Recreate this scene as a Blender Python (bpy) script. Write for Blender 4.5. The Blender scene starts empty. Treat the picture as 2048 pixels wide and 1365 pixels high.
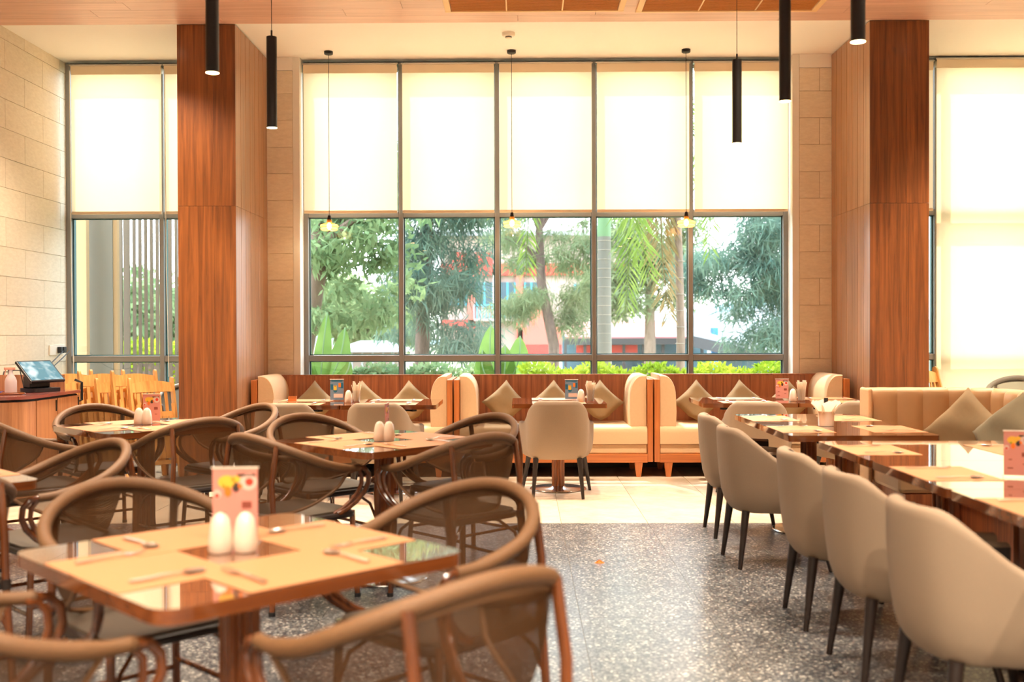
import bpy, math, random
import numpy as np
from mathutils import Vector, Matrix
R = math.radians
rnd = random.Random(7)
scene = bpy.context.scene
COL = scene.collection
PI = math.pi

# ------------------------------------------------------------------ camera, sky, sun, exposure
F = 2100.0                       # focal length in pixels of the 2048 x 1365 photograph
EYE = Vector((0, 0, 1.335))
cam_d = bpy.data.cameras.new('camera')
cam = bpy.data.objects.new('camera', cam_d)
COL.objects.link(cam)
cam_d.sensor_width = 36.0
cam_d.lens = 36.0 * F / 2048.0
cam_d.clip_start, cam_d.clip_end = 0.05, 600
CROT = (Matrix.Rotation(R(0.573), 3, 'Z') @ Matrix.Rotation(R(90 - 0.478), 3, 'X') @ Matrix.Rotation(-0.003, 3, 'Z'))
cam.matrix_world = Matrix.Translation(EYE) @ CROT.to_4x4()
cam_d.dof.use_dof = True
cam_d.dof.focus_distance = 8.6
cam_d.dof.aperture_fstop = 2.0
scene.camera = cam

world = bpy.data.worlds.new('sky')
scene.world = world
world.use_nodes = True
wn, wl = world.node_tree.nodes, world.node_tree.links
bg = wn['Background']
tc = wn.new('ShaderNodeTexCoord')
sep = wn.new('ShaderNodeSeparateXYZ')
rmp = wn.new('ShaderNodeValToRGB')
rmp.color_ramp.elements[0].position = 0.0
rmp.color_ramp.elements[0].color = (0.92, 0.96, 1.0, 1)
rmp.color_ramp.elements[1].position = 0.8
rmp.color_ramp.elements[1].color = (0.62, 0.80, 1.0, 1)
wl.new(tc.outputs['Generated'], sep.inputs[0])
wl.new(sep.outputs['Z'], rmp.inputs[0])
wl.new(rmp.outputs[0], bg.inputs['Color'])
bg.inputs['Strength'].default_value = 4.6

sun_d = bpy.data.lights.new('sun', 'SUN')
sun_d.energy = 5.0
sun_d.angle = R(1.5)
sun_d.color = (1.0, 0.93, 0.80)
sun = bpy.data.objects.new('sun', sun_d)
COL.objects.link(sun)
sun.rotation_euler = Vector((0.22, -0.55, -1.0)).to_track_quat('-Z', 'Y').to_euler()

scene.view_settings.view_transform = 'Standard'
scene.view_settings.look = 'None'
scene.view_settings.gamma = 1.0
scene.view_settings.use_curve_mapping = False
scene.view_settings.exposure = 1.15
scene.cycles.max_bounces = 10
scene.cycles.diffuse_bounces = 5
scene.cycles.transparent_max_bounces = 24
scene.cycles.sample_clamp_indirect = 6.0
scene.cycles.caustics_reflective = False
scene.cycles.caustics_refractive = False


def ray(px, py):
    return CROT @ Vector(((px - 1024) / F, -(py - 682.5) / F, -1.0))


def P(px, py, y):
    """point seen at a photograph pixel, at depth y"""
    d = ray(px, py)
    return EYE + d * (y / d.y)


def G(px, py, z):
    """point seen at a photograph pixel, on the level z"""
    d = ray(px, py)
    return EYE + d * ((z - EYE.z) / d.z)


# ------------------------------------------------------------------ materials
def lin(v):
    v /= 255.0
    return v / 12.92 if v <= 0.04045 else ((v + 0.055) / 1.055) ** 2.4


def C(r, g, b):
    return (lin(r), lin(g), lin(b), 1.0)


MATS = {}


def new_mat(name):
    m = bpy.data.materials.new(name)
    m.use_nodes = True
    n, l = m.node_tree.nodes, m.node_tree.links
    return m, n, l, n['Principled BSDF']


def plain(name, col, rough=0.5, metal=0.0, var=0.0, scale=30.0, coat=0.0, bump=0.0, emit=None, es=0.0, alpha=1.0, spec=0.5):
    m, n, l, b = new_mat(name)
    b.inputs['Base Color'].default_value = col
    b.inputs['Roughness'].default_value = rough
    b.inputs['Metallic'].default_value = metal
    b.inputs['Coat Weight'].default_value = coat
    b.inputs['Coat Roughness'].default_value = 0.06
    b.inputs['Specular IOR Level'].default_value = spec
    if emit:
        b.inputs['Emission Color'].default_value = emit
        b.inputs['Emission Strength'].default_value = es
    if var or bump:
        t = n.new('ShaderNodeTexCoord')
        nz = n.new('ShaderNodeTexNoise')
        nz.inputs['Scale'].default_value = scale
        nz.inputs['Detail'].default_value = 4
        l.new(t.outputs['Object'], nz.inputs['Vector'])
        if var:
            mx = n.new('ShaderNodeMix')
            mx.data_type = 'RGBA'
            mx.inputs[6].default_value = tuple(c * (1 - var) for c in col[:3]) + (1,)
            mx.inputs[7].default_value = tuple(min(1, c * (1 + var)) for c in col[:3]) + (1,)
            l.new(nz.outputs['Fac'], mx.inputs[0])
            l.new(mx.outputs[2], b.inputs['Base Color'])
        if bump:
            bp = n.new('ShaderNodeBump')
            bp.inputs['Strength'].default_value = bump
            bp.inputs['Distance'].default_value = 0.004
            l.new(nz.outputs['Fac'], bp.inputs['Height'])
            l.new(bp.outputs[0], b.inputs['Normal'])
    MATS[name] = m
    return m


def wood(name, dark, light, axis='Z', rough=0.35, freq=26.0, stretch=0.035, coat=0.25, vary=0.25):
    m, n, l, b = new_mat(name)
    t = n.new('ShaderNodeTexCoord')
    mp = n.new('ShaderNodeMapping')
    s = [freq] * 3
    s['XYZ'.index(axis)] = freq * stretch
    mp.inputs['Scale'].default_value = s
    oi = n.new('ShaderNodeObjectInfo')
    cm = n.new('ShaderNodeCombineXYZ')
    mul = n.new('ShaderNodeMath')
    mul.operation = 'MULTIPLY'
    mul.inputs[1].default_value = 37.0
    l.new(oi.outputs['Random'], mul.inputs[0])
    for k in range(3):
        l.new(mul.outputs[0], cm.inputs[k])
    l.new(cm.outputs[0], mp.inputs['Location'])
    l.new(t.outputs['Object'], mp.inputs['Vector'])
    n1 = n.new('ShaderNodeTexNoise')
    n1.inputs['Scale'].default_value = 1.0
    n1.inputs['Detail'].default_value = 7
    n1.inputs['Roughness'].default_value = 0.65
    n1.inputs['Distortion'].default_value = 0.6
    l.new(mp.outputs[0], n1.inputs['Vector'])
    rp = n.new('ShaderNodeValToRGB')
    rp.color_ramp.elements[0].position = 0.30
    rp.color_ramp.elements[0].color = dark
    rp.color_ramp.elements[1].position = 0.70
    rp.color_ramp.elements[1].color = light
    l.new(n1.outputs['Fac'], rp.inputs[0])
    hs = n.new('ShaderNodeHueSaturation')
    mr = n.new('ShaderNodeMapRange')
    mr.inputs['To Min'].default_value = 1 - vary / 2
    mr.inputs['To Max'].default_value = 1 + vary / 2
    l.new(oi.outputs['Random'], mr.inputs['Value'])
    l.new(mr.outputs[0], hs.inputs['Value'])
    l.new(rp.outputs[0], hs.inputs['Color'])
    l.new(hs.outputs[0], b.inputs['Base Color'])
    b.inputs['Roughness'].default_value = rough
    b.inputs['Coat Weight'].default_value = coat
    b.inputs['Coat Roughness'].default_value = 0.15 if coat < 0.7 else 0.02
    b.inputs['Coat IOR'].default_value = 1.5 if coat < 0.9 else 1.9
    MATS[name] = m
    return m


def tile_mat(name, a, bcol, rough, scale, vary=0.1):
    m, n, l, b = new_mat(name)
    t = n.new('ShaderNodeTexCoord')
    nz = n.new('ShaderNodeTexNoise')
    nz.inputs['Scale'].default_value = scale
    nz.inputs['Detail'].default_value = 8
    nz.inputs['Roughness'].default_value = 0.7
    mp = n.new('ShaderNodeMapping')
    mp.inputs['Scale'].default_value = (1.0, 1.0, 3.0)
    l.new(t.outputs['Object'], mp.inputs['Vector'])
    l.new(mp.outputs[0], nz.inputs['Vector'])
    rp = n.new('ShaderNodeValToRGB')
    rp.color_ramp.elements[0].position = 0.3
    rp.color_ramp.elements[0].color = a
    rp.color_ramp.elements[1].position = 0.72
    rp.color_ramp.elements[1].color = bcol
    l.new(nz.outputs['Fac'], rp.inputs[0])
    oi = n.new('ShaderNodeObjectInfo')
    mr = n.new('ShaderNodeMapRange')
    mr.inputs['To Min'].default_value = 1 - vary / 2
    mr.inputs['To Max'].default_value = 1 + vary / 2
    hs = n.new('ShaderNodeHueSaturation')
    l.new(oi.outputs['Random'], mr.inputs['Value'])
    l.new(mr.outputs[0], hs.inputs['Value'])
    l.new(rp.outputs[0], hs.inputs['Color'])
    l.new(hs.outputs[0], b.inputs['Base Color'])
    b.inputs['Roughness'].default_value = rough
    bp = n.new('ShaderNodeBump')
    bp.inputs['Strength'].default_value = 0.08
    bp.inputs['Distance'].default_value = 0.003
    l.new(nz.outputs['Fac'], bp.inputs['Height'])
    l.new(bp.outputs[0], b.inputs['Normal'])
    MATS[name] = m
    return m


def terrazzo(name):
    m, n, l, b = new_mat(name)
    t = n.new('ShaderNodeTexCoord')
    v = n.new('ShaderNodeTexVoronoi')
    v.inputs['Scale'].default_value = 105.0
    v.inputs['Randomness'].default_value = 1.0
    l.new(t.outputs['Object'], v.inputs['Vector'])
    bw = n.new('ShaderNodeSeparateColor')
    l.new(v.outputs['Color'], bw.inputs[0])
    rp = n.new('ShaderNodeValToRGB')
    rp.color_ramp.interpolation = 'CONSTANT'
    e = rp.color_ramp.elements
    e[0].position = 0.0
    e[0].color = C(58, 60, 66)
    e[1].position = 0.34
    e[1].color = C(84, 86, 90)
    for p_, c_ in ((0.62, C(112, 112, 113)), (0.82, C(140, 139, 137)), (0.94, C(192, 188, 182))):
        q = e.new(p_)
        q.color = c_
    l.new(bw.outputs[0], rp.inputs[0])
    l.new(rp.outputs[0], b.inputs['Base Color'])
    b.inputs['Roughness'].default_value = 0.28
    MATS[name] = m
    return m


def glass_pane(name, tint, gloss=1.0):
    m, n, l, b = new_mat(name)
    n.remove(b)
    tr = n.new('ShaderNodeBsdfTransparent')
    tr.inputs[0].default_value = tint
    gl = n.new('ShaderNodeBsdfGlossy')
    gl.inputs['Roughness'].default_value = 0.0
    gl.inputs['Color'].default_value = (gloss, gloss, gloss, 1)
    lw = n.new('ShaderNodeLayerWeight')
    lw.inputs[0].default_value = 0.5
    pw_ = n.new('ShaderNodeMath')
    pw_.operation = 'POWER'
    pw_.inputs[1].default_value = 4.0
    fr = n.new('ShaderNodeMath')
    fr.operation = 'MULTIPLY_ADD'
    fr.inputs[1].default_value = 0.85
    fr.inputs[2].default_value = 0.04
    l.new(lw.outputs['Facing'], pw_.inputs[0])
    l.new(pw_.outputs[0], fr.inputs[0])
    mx = n.new('ShaderNodeMixShader')
    l.new(fr.outputs[0], mx.inputs[0])
    l.new(tr.outputs[0], mx.inputs[1])
    l.new(gl.outputs[0], mx.inputs[2])
    l.new(mx.outputs[0], n['Material Output'].inputs['Surface'])
    MATS[name] = m
    return m


def translucent(name, col, trans, clear=0.0, weave=0.0, rough=0.8, tcol=None):
    """woven cloth / mesh / leaf: diffuse + light coming through + open weave"""
    m, n, l, b = new_mat(name)
    n.remove(b)
    df = n.new('ShaderNodeBsdfDiffuse')
    tl = n.new('ShaderNodeBsdfTranslucent')
    df.inputs[0].default_value = col
    tl.inputs[0].default_value = tcol or col
    mx = n.new('ShaderNodeMixShader')
    mx.inputs[0].default_value = trans
    l.new(df.outputs[0], mx.inputs[1])
    l.new(tl.outputs[0], mx.inputs[2])
    last = mx
    if weave:
        gs = n.new('ShaderNodeBsdfGlossy')
        gs.inputs['Roughness'].default_value = 0.35
        gs.inputs['Color'].default_value = (0.6, 0.55, 0.5, 1)
        m3 = n.new('ShaderNodeMixShader')
        m3.inputs[0].default_value = 0.05
        l.new(last.outputs[0], m3.inputs[1])
        l.new(gs.outputs[0], m3.inputs[2])
        last = m3
    if clear:
        tr = n.new('ShaderNodeBsdfTransparent')
        m2 = n.new('ShaderNodeMixShader')
        m2.inputs[0].default_value = clear
        l.new(last.outputs[0], m2.inputs[1])
        l.new(tr.outputs[0], m2.inputs[2])
        if weave:
            t = n.new('ShaderNodeTexCoord')
            w = n.new('ShaderNodeTexWave')
            w.bands_direction = 'Z'
            w.inputs['Scale'].default_value = weave
            l.new(t.outputs['Object'], w.inputs['Vector'])
            mr = n.new('ShaderNodeMapRange')
            mr.inputs['To Min'].default_value = clear - 0.18
            mr.inputs['To Max'].default_value = clear + 0.18
            l.new(w.outputs['Fac'], mr.inputs['Value'])
            l.new(mr.outputs[0], m2.inputs[0])
        last = m2
    l.new(last.outputs[0], n['Material Output'].inputs['Surface'])
    MATS[name] = m
    return m


def leaf_mat(name, a, b_, trans=0.45):
    m = translucent(name, a, trans)
    n, l = m.node_tree.nodes, m.node_tree.links
    t = n.new('ShaderNodeTexCoord')
    nz = n.new('ShaderNodeTexNoise')
    nz.inputs['Scale'].default_value = 2.3
    nz.inputs['Detail'].default_value = 5
    rp = n.new('ShaderNodeValToRGB')
    rp.color_ramp.elements[0].position = 0.35
    rp.color_ramp.elements[0].color = a
    rp.color_ramp.elements[1].position = 0.65
    rp.color_ramp.elements[1].color = b_
    l.new(t.outputs['Object'], nz.inputs['Vector'])
    l.new(nz.outputs['Fac'], rp.inputs[0])
    for k in n:
        if k.type in ('BSDF_DIFFUSE', 'BSDF_TRANSLUCENT'):
            l.new(rp.outputs[0], k.inputs[0])
    return m


wood('teak_v', C(82, 42, 18), C(148, 86, 40), 'Z', rough=0.33, vary=0.22)
wood('teak_booth', C(112, 56, 30), C(182, 106, 60), 'Z', rough=0.4, vary=0.15)
wood('oak_frame', C(160, 84, 34), C(206, 122, 58), 'Z', rough=0.4, vary=0.12)
wood('oak_frame_x', C(160, 84, 34), C(206, 122, 58), 'X', rough=0.4, vary=0.12)
wood('ceiling_wood', C(190, 146, 124), C(222, 180, 158), 'X', rough=0.45, vary=0.14, coat=0.1)
wood('slat_wood', C(134, 92, 62), C(178, 130, 94), 'Z', rough=0.35, vary=0.15)
wood('cabinet_wood', C(150, 98, 66), C(196, 140, 100), 'Z', rough=0.4, vary=0.12)
wood('pine', C(200, 136, 70), C(236, 184, 112), 'Z', rough=0.45, vary=0.12, stretch=0.1)
wood('table_wood', C(96, 58, 40), C(136, 88, 62), 'X', rough=0.06, freq=18, coat=1.0, vary=0.1)
wood('table_edge', C(88, 44, 20), C(146, 80, 36), 'X', rough=0.12, freq=14, coat=0.7, vary=0.1)
wood('post_wood', C(120, 62, 28), C(176, 100, 46), 'Z', rough=0.3, coat=0.4, vary=0.12)
wood('bamboo', C(66, 32, 16), C(132, 72, 34), 'Z', rough=0.25, freq=30, coat=0.6, vary=0.1)
wood('bark_dark', C(74, 60, 56), C(122, 100, 92), 'Z', rough=0.9, freq=20, stretch=0.2, coat=0)
wood('bark_pale', C(96, 78, 66), C(136, 114, 100), 'Z', rough=0.9, freq=16, stretch=0.2, coat=0)
tile_mat('cream_tile', C(214, 192, 164), C(236, 218, 194), 0.22, 5.0)
tile_mat('stone_tile', C(222, 208, 184), C(240, 228, 206), 0.6, 16.0, 0.08)
terrazzo('terrazzo')
plain('grout', C(150, 134, 112), 0.8)
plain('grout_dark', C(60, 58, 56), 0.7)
plain('grout_pale', C(226, 210, 180), 0.85)
plain('white_paint', C(248, 243, 234), 0.75)
plain('white_reveal', C(236, 232, 222), 0.6)
plain('black_metal', C(26, 24, 24), 0.45, spec=0.4)
plain('frame_metal', C(140, 140, 138), 0.45, metal=0.2)
plain('frame_teal', C(70, 108, 112), 0.4, metal=0.2)
plain('steel', C(205, 200, 196), 0.18, metal=1.0)
plain('cutlery_steel', C(236, 230, 224), 0.27, metal=1.0)
plain('brushed_steel', C(190, 184, 178), 0.32, metal=1.0)
plain('upholstery', C(206, 170, 130), 0.85, var=0.06, scale=60, bump=0.05)
plain('sofa_leather', C(186, 146, 104), 0.5, var=0.05, scale=20)
plain('chair_fabric', C(148, 127, 106), 0.85, var=0.05, scale=150, bump=0.1)
plain('dark_leather', C(44, 38, 36), 0.5)
plain('dark_leg', C(38, 26, 22), 0.4)
plain('cushion', C(136, 112, 80), 0.9, var=0.12, scale=14, bump=0.25)
plain('cushion_grey', C(122, 110, 86), 0.9, var=0.12, scale=14, bump=0.25)
plain('placemat', C(188, 130, 88), 0.55, var=0.03, scale=90)
plain('ceramic', C(220, 204, 186), 0.18, coat=0.5)
translucent('paper_white', C(244, 234, 218), 0.5)
plain('wicker_wrap', C(112, 78, 48), 0.55, var=0.4, scale=260, bump=0.5)
plain('wicker_grey', C(150, 148, 142), 0.6, var=0.2, scale=220, bump=0.3)
plain('seat_weave', C(84, 72, 60), 0.5, var=0.25, scale=160, bump=0.3)
plain('seat_edge', C(38, 26, 22), 0.5)
translucent('mesh_back', C(86, 58, 34), 0.35, clear=0.24, weave=95.0)
translucent('mesh_grey', C(140, 140, 136), 0.35, clear=0.30, weave=95.0)
translucent('blind_cloth', C(248, 236, 212), 0.80, clear=0.05, tcol=C(246, 225, 196))
plain('blind_bar', C(232, 214, 186), 0.6)
glass_pane('window_glass', (0.97, 0.985, 0.97, 1), 0.8)
glass_pane('clear_glass', (0.95, 0.97, 1.0, 1), 1.0)
translucent('amber_glass', (0.90, 0.42, 0.10, 1), 0.6, clear=0.35)
plain('lamp_glow', C(255, 220, 160), 0.5, emit=(1.0, 0.66, 0.30, 1), es=14.0)
plain('bulb_glow', C(255, 225, 170), 0.5, emit=(1.0, 0.66, 0.30, 1), es=5.0)
plain('downlight_glow', C(255, 230, 190), 0.5, emit=(1.0, 0.80, 0.55, 1), es=6.0)
plain('grille_mesh', C(192, 128, 62), 0.7, var=0.15, scale=60)
plain('grille_frame', C(226, 186, 130), 0.5)
plain('plastic_white', C(236, 226, 210), 0.5)
plain('plastic_black', C(26, 26, 30), 0.4)
plain('counter_top', C(138, 76, 70), 0.2, coat=0.5)
plain('blue_cloth', C(24, 48, 130), 0.9)
translucent('bottle_plastic', C(238, 230, 232), 0.5, clear=0.25)
plain('pink_plastic', C(228, 178, 158), 0.5)
plain('card_pink', C(206, 140, 128), 0.6)
plain('card_blue', C(108, 132, 154), 0.6)
plain('print_orange', C(236, 122, 32), 0.6)
plain('print_red', C(206, 60, 40), 0.6)
plain('print_yellow', C(232, 186, 60), 0.6)
plain('print_dark', C(60, 46, 40), 0.6)
plain('print_green', C(150, 170, 50), 0.6)
plain('print_teal', C(20, 96, 124), 0.6)
plain('print_white', C(214, 190, 178), 0.6)
plain('print_brown', C(140, 70, 56), 0.6)


# ------------------------------------------------------------------ mesh tools
class MB:
    def __init__(s):
        s.v, s.f = [], []

    def add(s, vs, fs):
        o = len(s.v)
        s.v += [tuple(q) for q in vs]
        s.f += [tuple(i + o for i in q) for q in fs]
        return s

    def box(s, x0, x1, y0, y1, z0, z1, mat=None):
        vs = [Vector((x, y, z)) for z in (z0, z1) for y in (y0, y1) for x in (x0, x1)]
        if mat is not None:
            vs = [mat @ q for q in vs]
        return s.add(vs, [(0, 2, 3, 1), (4, 5, 7, 6), (0, 1, 5, 4), (2, 6, 7, 3), (0, 4, 6, 2), (1, 3, 7, 5)])

    def loft(s, rings, close=True, caps=True):
        n = len(rings[0])
        vs = [q for r in rings for q in r]
        fs = []
        for i in range(len(rings) - 1):
            for j in range(n if close else n - 1):
                k = (j + 1) % n
                fs.append((i * n + j, i * n + k, (i + 1) * n + k, (i + 1) * n + j))
        if caps:
            fs.append(tuple(reversed(range(n))))
            fs.append(tuple((len(rings) - 1) * n + j for j in range(n)))
        return s.add(vs, fs)

    def prism(s, poly, z0, z1, mat=None):
        M = mat or Matrix.Identity(4)
        return s.loft([[M @ Vector((p[0], p[1], z)) for p in poly] for z in (z0, z1)])

    def tube(s, pts, r, n=8, closed=False):
        pts = [Vector(p) for p in pts]
        m = len(pts)
        rs = r if isinstance(r, (list, tuple)) else [r] * m
        T = []
        for i in range(m):
            if closed:
                d = pts[(i + 1) % m] - pts[i - 1]
            else:
                d = pts[min(i + 1, m - 1)] - pts[max(i - 1, 0)]
            T.append(d.normalized())
        up = Vector((0, 0, 1)) if abs(T[0].z) < 0.9 else Vector((1, 0, 0))
        u = T[0].cross(up).normalized()
        rings = []
        for i in range(m):
            u = (u - T[i] * u.dot(T[i])).normalized()
            w = T[i].cross(u)
            rings.append([pts[i] + (u * math.cos(a) + w * math.sin(a)) * rs[i] for a in [2 * PI * k / n for k in range(n)]])
        if closed:
            rings.append(rings[0])
            return s.loft(rings, caps=False)
        return s.loft(rings)

    def lathe(s, prof, n=20, c=(0, 0, 0), caps=True):
        c = Vector(c)
        rings = [[c + Vector((r * math.cos(2 * PI * k / n), r * math.sin(2 * PI * k / n), z)) for k in range(n)] for r, z in prof]
        return s.loft(rings, caps=caps)

    def sheet(s, rows):
        return s.loft(rows, close=False, caps=False)

    def mesh(s, name, mat, smooth=False, ang=40):
        me = bpy.data.meshes.new(name)
        me.from_pydata(s.v, [], s.f)
        me.materials.append(MATS[mat] if isinstance(mat, str) else mat)
        if smooth:
            me.polygons.foreach_set('use_smooth', [True] * len(me.polygons))
            me.set_sharp_from_angle(angle=R(ang))
        me.update()
        return me

    def build(s, name, mat, parent=None, smooth=False, bevel=0.0, ang=40, loc=None, rotz=None):
        o = bpy.data.objects.new(name, s.mesh(name, mat, smooth, ang))
        COL.objects.link(o)
        if parent is not None:
            o.parent = parent
        if bevel:
            b = o.modifiers.new('bevel', 'BEVEL')
            b.width, b.segments, b.limit_method = bevel, 2, 'ANGLE'
        if loc is not None:
            o.location = loc
        if rotz is not None:
            o.rotation_euler = (0, 0, rotz)
        return o


def link(name, me, parent=None, loc=(0, 0, 0), rot=(0, 0, 0)):
    o = bpy.data.objects.new(name, me)
    COL.objects.link(o)
    o.parent = parent
    o.location = loc
    o.rotation_euler = rot
    return o


def thing(name, label, cat, loc=(0, 0, 0), rotz=0.0, group=None):
    o = bpy.data.objects.new(name, None)
    COL.objects.link(o)
    o.location = loc
    o.rotation_euler = (0, 0, rotz)
    return tag(o, label, cat, group)


def tag(o, label, cat, group=None, kind=None):
    o['label'] = label
    o['category'] = cat
    if group:
        o['group'] = group
    if kind:
        o['kind'] = kind
    return o


def struct(o):
    o['kind'] = 'structure'
    return o


def sempty(name, loc=(0, 0, 0)):
    o = bpy.data.objects.new(name, None)
    COL.objects.link(o)
    o.location = loc
    return struct(o)


def dup(root, loc, rot=0.0, label=None, group=None, scale=None):
    kids = {}
    for o in ALLKIDS(root):
        kids.setdefault(o.parent, []).append(o)

    def rec(o, par):
        c = o.copy()
        COL.objects.link(c)
        c.parent = par
        for k in kids.get(o, []):
            rec(k, c)
        return c
    c = rec(root, None)
    c.location = loc
    c.rotation_euler = rot if isinstance(rot, (tuple, list)) else (0, 0, rot)
    if label:
        c['label'] = label
    if group:
        c['group'] = group
    if scale:
        c.scale = scale
    return c


def ALLKIDS(root):
    out, todo = [], list(root.children)
    while todo:
        o = todo.pop()
        out.append(o)
        todo += list(o.children)
    return out


def rrect(w, h, r, n=5):
    out = []
    for cx, cy, a0 in ((w / 2 - r, h / 2 - r, 0), (-w / 2 + r, h / 2 - r, 90), (-w / 2 + r, -h / 2 + r, 180), (w / 2 - r, -h / 2 + r, 270)):
        for k in range(n + 1):
            a = R(a0 + 90 * k / n)
            out.append((cx + r * math.cos(a), cy + r * math.sin(a)))
    return out


def quads_mesh(name, q, mat):
    """q: (N,4,3) array of leaf quads"""
    N = len(q)
    me = bpy.data.meshes.new(name)
    me.vertices.add(N * 4)
    me.vertices.foreach_set('co', q.reshape(-1).astype(np.float32))
    me.loops.add(N * 4)
    me.loops.foreach_set('vertex_index', np.arange(N * 4, dtype=np.int32))
    me.polygons.add(N)
    me.polygons.foreach_set('loop_start', np.arange(0, N * 4, 4, dtype=np.int32))
    me.materials.append(MATS[mat])
    me.update(calc_edges=True)
    return me


def smooth01(t):
    t = max(0.0, min(1.0, t))
    return t * t * (3 - 2 * t)


# ------------------------------------------------------------------ room shell
XL, XR, YB, YW = -4.61, 6.6, -4.0, 10.60
ZC = 4.07
# floor: slab with cream tiles by the window and terrazzo slabs in front
fl = struct(MB().box(XL - 0.2, XR + 0.2, YB - 0.2, YW + 0.2, -0.2, -0.004).build('floor', 'grout'))
YT = 7.32
tw, tl = 0.604, 1.2
X0 = 0.267
tile = MB().box(-tw / 2 + 0.002, tw / 2 - 0.002, -tl / 2 + 0.002, tl / 2 - 0.002, -0.004, 0.0).mesh('cream_tile', 'cream_tile')
tile_s = MB().box(-tw / 2 + 0.002, tw / 2 - 0.002, -0.44 + 0.002, 0.44 - 0.002, -0.004, 0.0).mesh('cream_tile_short', 'cream_tile')
for i in range(-9, 11):
    x = X0 + tw * (i + 0.5)
    if x < XL - 0.3 or x > XR + 0.3:
        continue
    for j in range(2):
        link('floor_tile', tile, fl, (x, YT + 0.001 + tl * (j + 0.5), 0))
    link('floor_tile', tile_s, fl, (x, YT + 0.001 + tl * 2 + 0.44, 0))
ts = 0.604
slab = MB().box(-ts / 2 + 0.001, ts / 2 - 0.001, -ts / 2 + 0.001, ts / 2 - 0.001, -0.004, 0.0).mesh('terrazzo_slab', 'terrazzo')
for i in range(-8, 7):
    for j in range(0, 13):
        link('terrazzo_slab', slab, fl, (X0 + ts * (i + 0.5), YT - 0.001 - ts * (j + 0.5), 0), (0, 0, PI / 2 * rnd.randrange(4)))
rest = MB().box(XL, XR, YB, YT - ts * 13, -0.004, 0.0).build('terrazzo_field', 'terrazzo', fl)
MB().box(X0 + ts * 7, XR, YT - ts * 13, YT, -0.004, 0.0).build('terrazzo_field', 'terrazzo', fl)

# ceilings
struct(MB().box(XL - 0.2, XR + 0.2, 9.24, YW + 0.1, ZC, ZC + 0.2).build('ceiling_white', 'white_paint'))
cw = struct(MB().box(XL - 0.2, XR + 0.2, YB - 0.2, 9.235, ZC + 0.012, ZC + 0.2).build('ceiling', 'ceiling_wood'))
for j in range(7):
    y1 = 9.24 - 0.205 * j
    x = XL - 0.1 - rnd.random() * 1.2
    while x < XR:
        L = 2.0 + rnd.random() * 0.6
        MB().box(max(x, XL - 0.1) + 0.0015, min(x + L, XR) - 0.0015, y1 - 0.2025, y1, ZC - 0.012, ZC + 0.012).build('ceiling_plank', 'ceiling_wood', cw)
        x += L
struct(MB().box(XL, XR, YB, 9.24 - 0.205 * 7, ZC - 0.012, ZC + 0.012).build('ceiling_field', 'ceiling_wood'))
# roof above, so that the sun stays out
struct(MB().box(XL - 0.4, XR + 0.4, YB - 0.4, YW + 0.1, ZC + 0.21, ZC + 0.5).build('roof_slab', 'white_paint'))

# side and back walls
wl_ = struct(MB().box(XL - 0.2, XL - 0.012, YB, YW + 0.2, 0, ZC).build('wall_left', 'grout_pale'))
row = 0.264
zr = 0.0
k = 0
while zr < ZC:
    h = min(row, ZC - zr)
    y = 3.42 - (0.37 if k % 2 else 0.0)
    while y < YW:
        y1 = min(y + 0.74, YW)
        MB().box(XL - 0.012, XL, max(y, 3.42) + 0.002, y1 - 0.002, zr + 0.002, zr + h - 0.002).build('stone_tile', 'stone_tile', wl_)
        y += 0.74
    zr += row
    k += 1
struct(MB().box(XL - 0.012, XL, YB, 3.42, 0, ZC).build('wall_left_render', 'stone_tile'))
struct(MB().box(XR, XR + 0.2, YB, YW + 0.2, 0, ZC).build('wall_right', 'white_paint'))
struct(MB().box(XL, XR, YB - 0.2, YB, 0, ZC).build('wall_back', 'white_paint'))


# far wall: stone piers, aprons and windows
def pier(name, x0, x1, off):
    o = struct(MB().box(x0, x1, 10.412, YW + 0.2, 0, ZC).build(name, 'grout_pale'))
    z, kk = 0.01, 0
    while z < 3.92:
        h = min(row, 3.935 - z)
        xs = [x0, x1] if kk % 2 else [x0, x0 + off, x1]
        for a, b in zip(xs[:-1], xs[1:]):
            MB().box(a + 0.0025, b - 0.0025, 10.40, 10.412, z + 0.0025, z + h - 0.0025).build('stone_tile', 'stone_tile', o)
        z += row
        kk += 1
    MB().box(x0 + 0.001, x1 - 0.001, 10.398, 10.412, 3.937, ZC - 0.001).build('cornice_strip', 'white_paint', o)
    return o


pier('wall_pier', -3.05, -2.27, 0.52)
pier('wall_pier', 2.735, 3.95, 0.20)
XW = [P(q, 600, YW).x for q in (609, 803, 995, 1188, 1381, 1575)]
XWL = [XL, P(325, 600, YW).x, -3.06]
XWR = [3.96, P(1868, 600, YW).x + 0.02, 5.2, XR]


def pz(py, y=YW):
    return P(1045, py, y).z


Z_TR, Z_RAIL, Z_HEAD = pz(428), pz(716), ZC - 0.01
FT = 0.046


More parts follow.
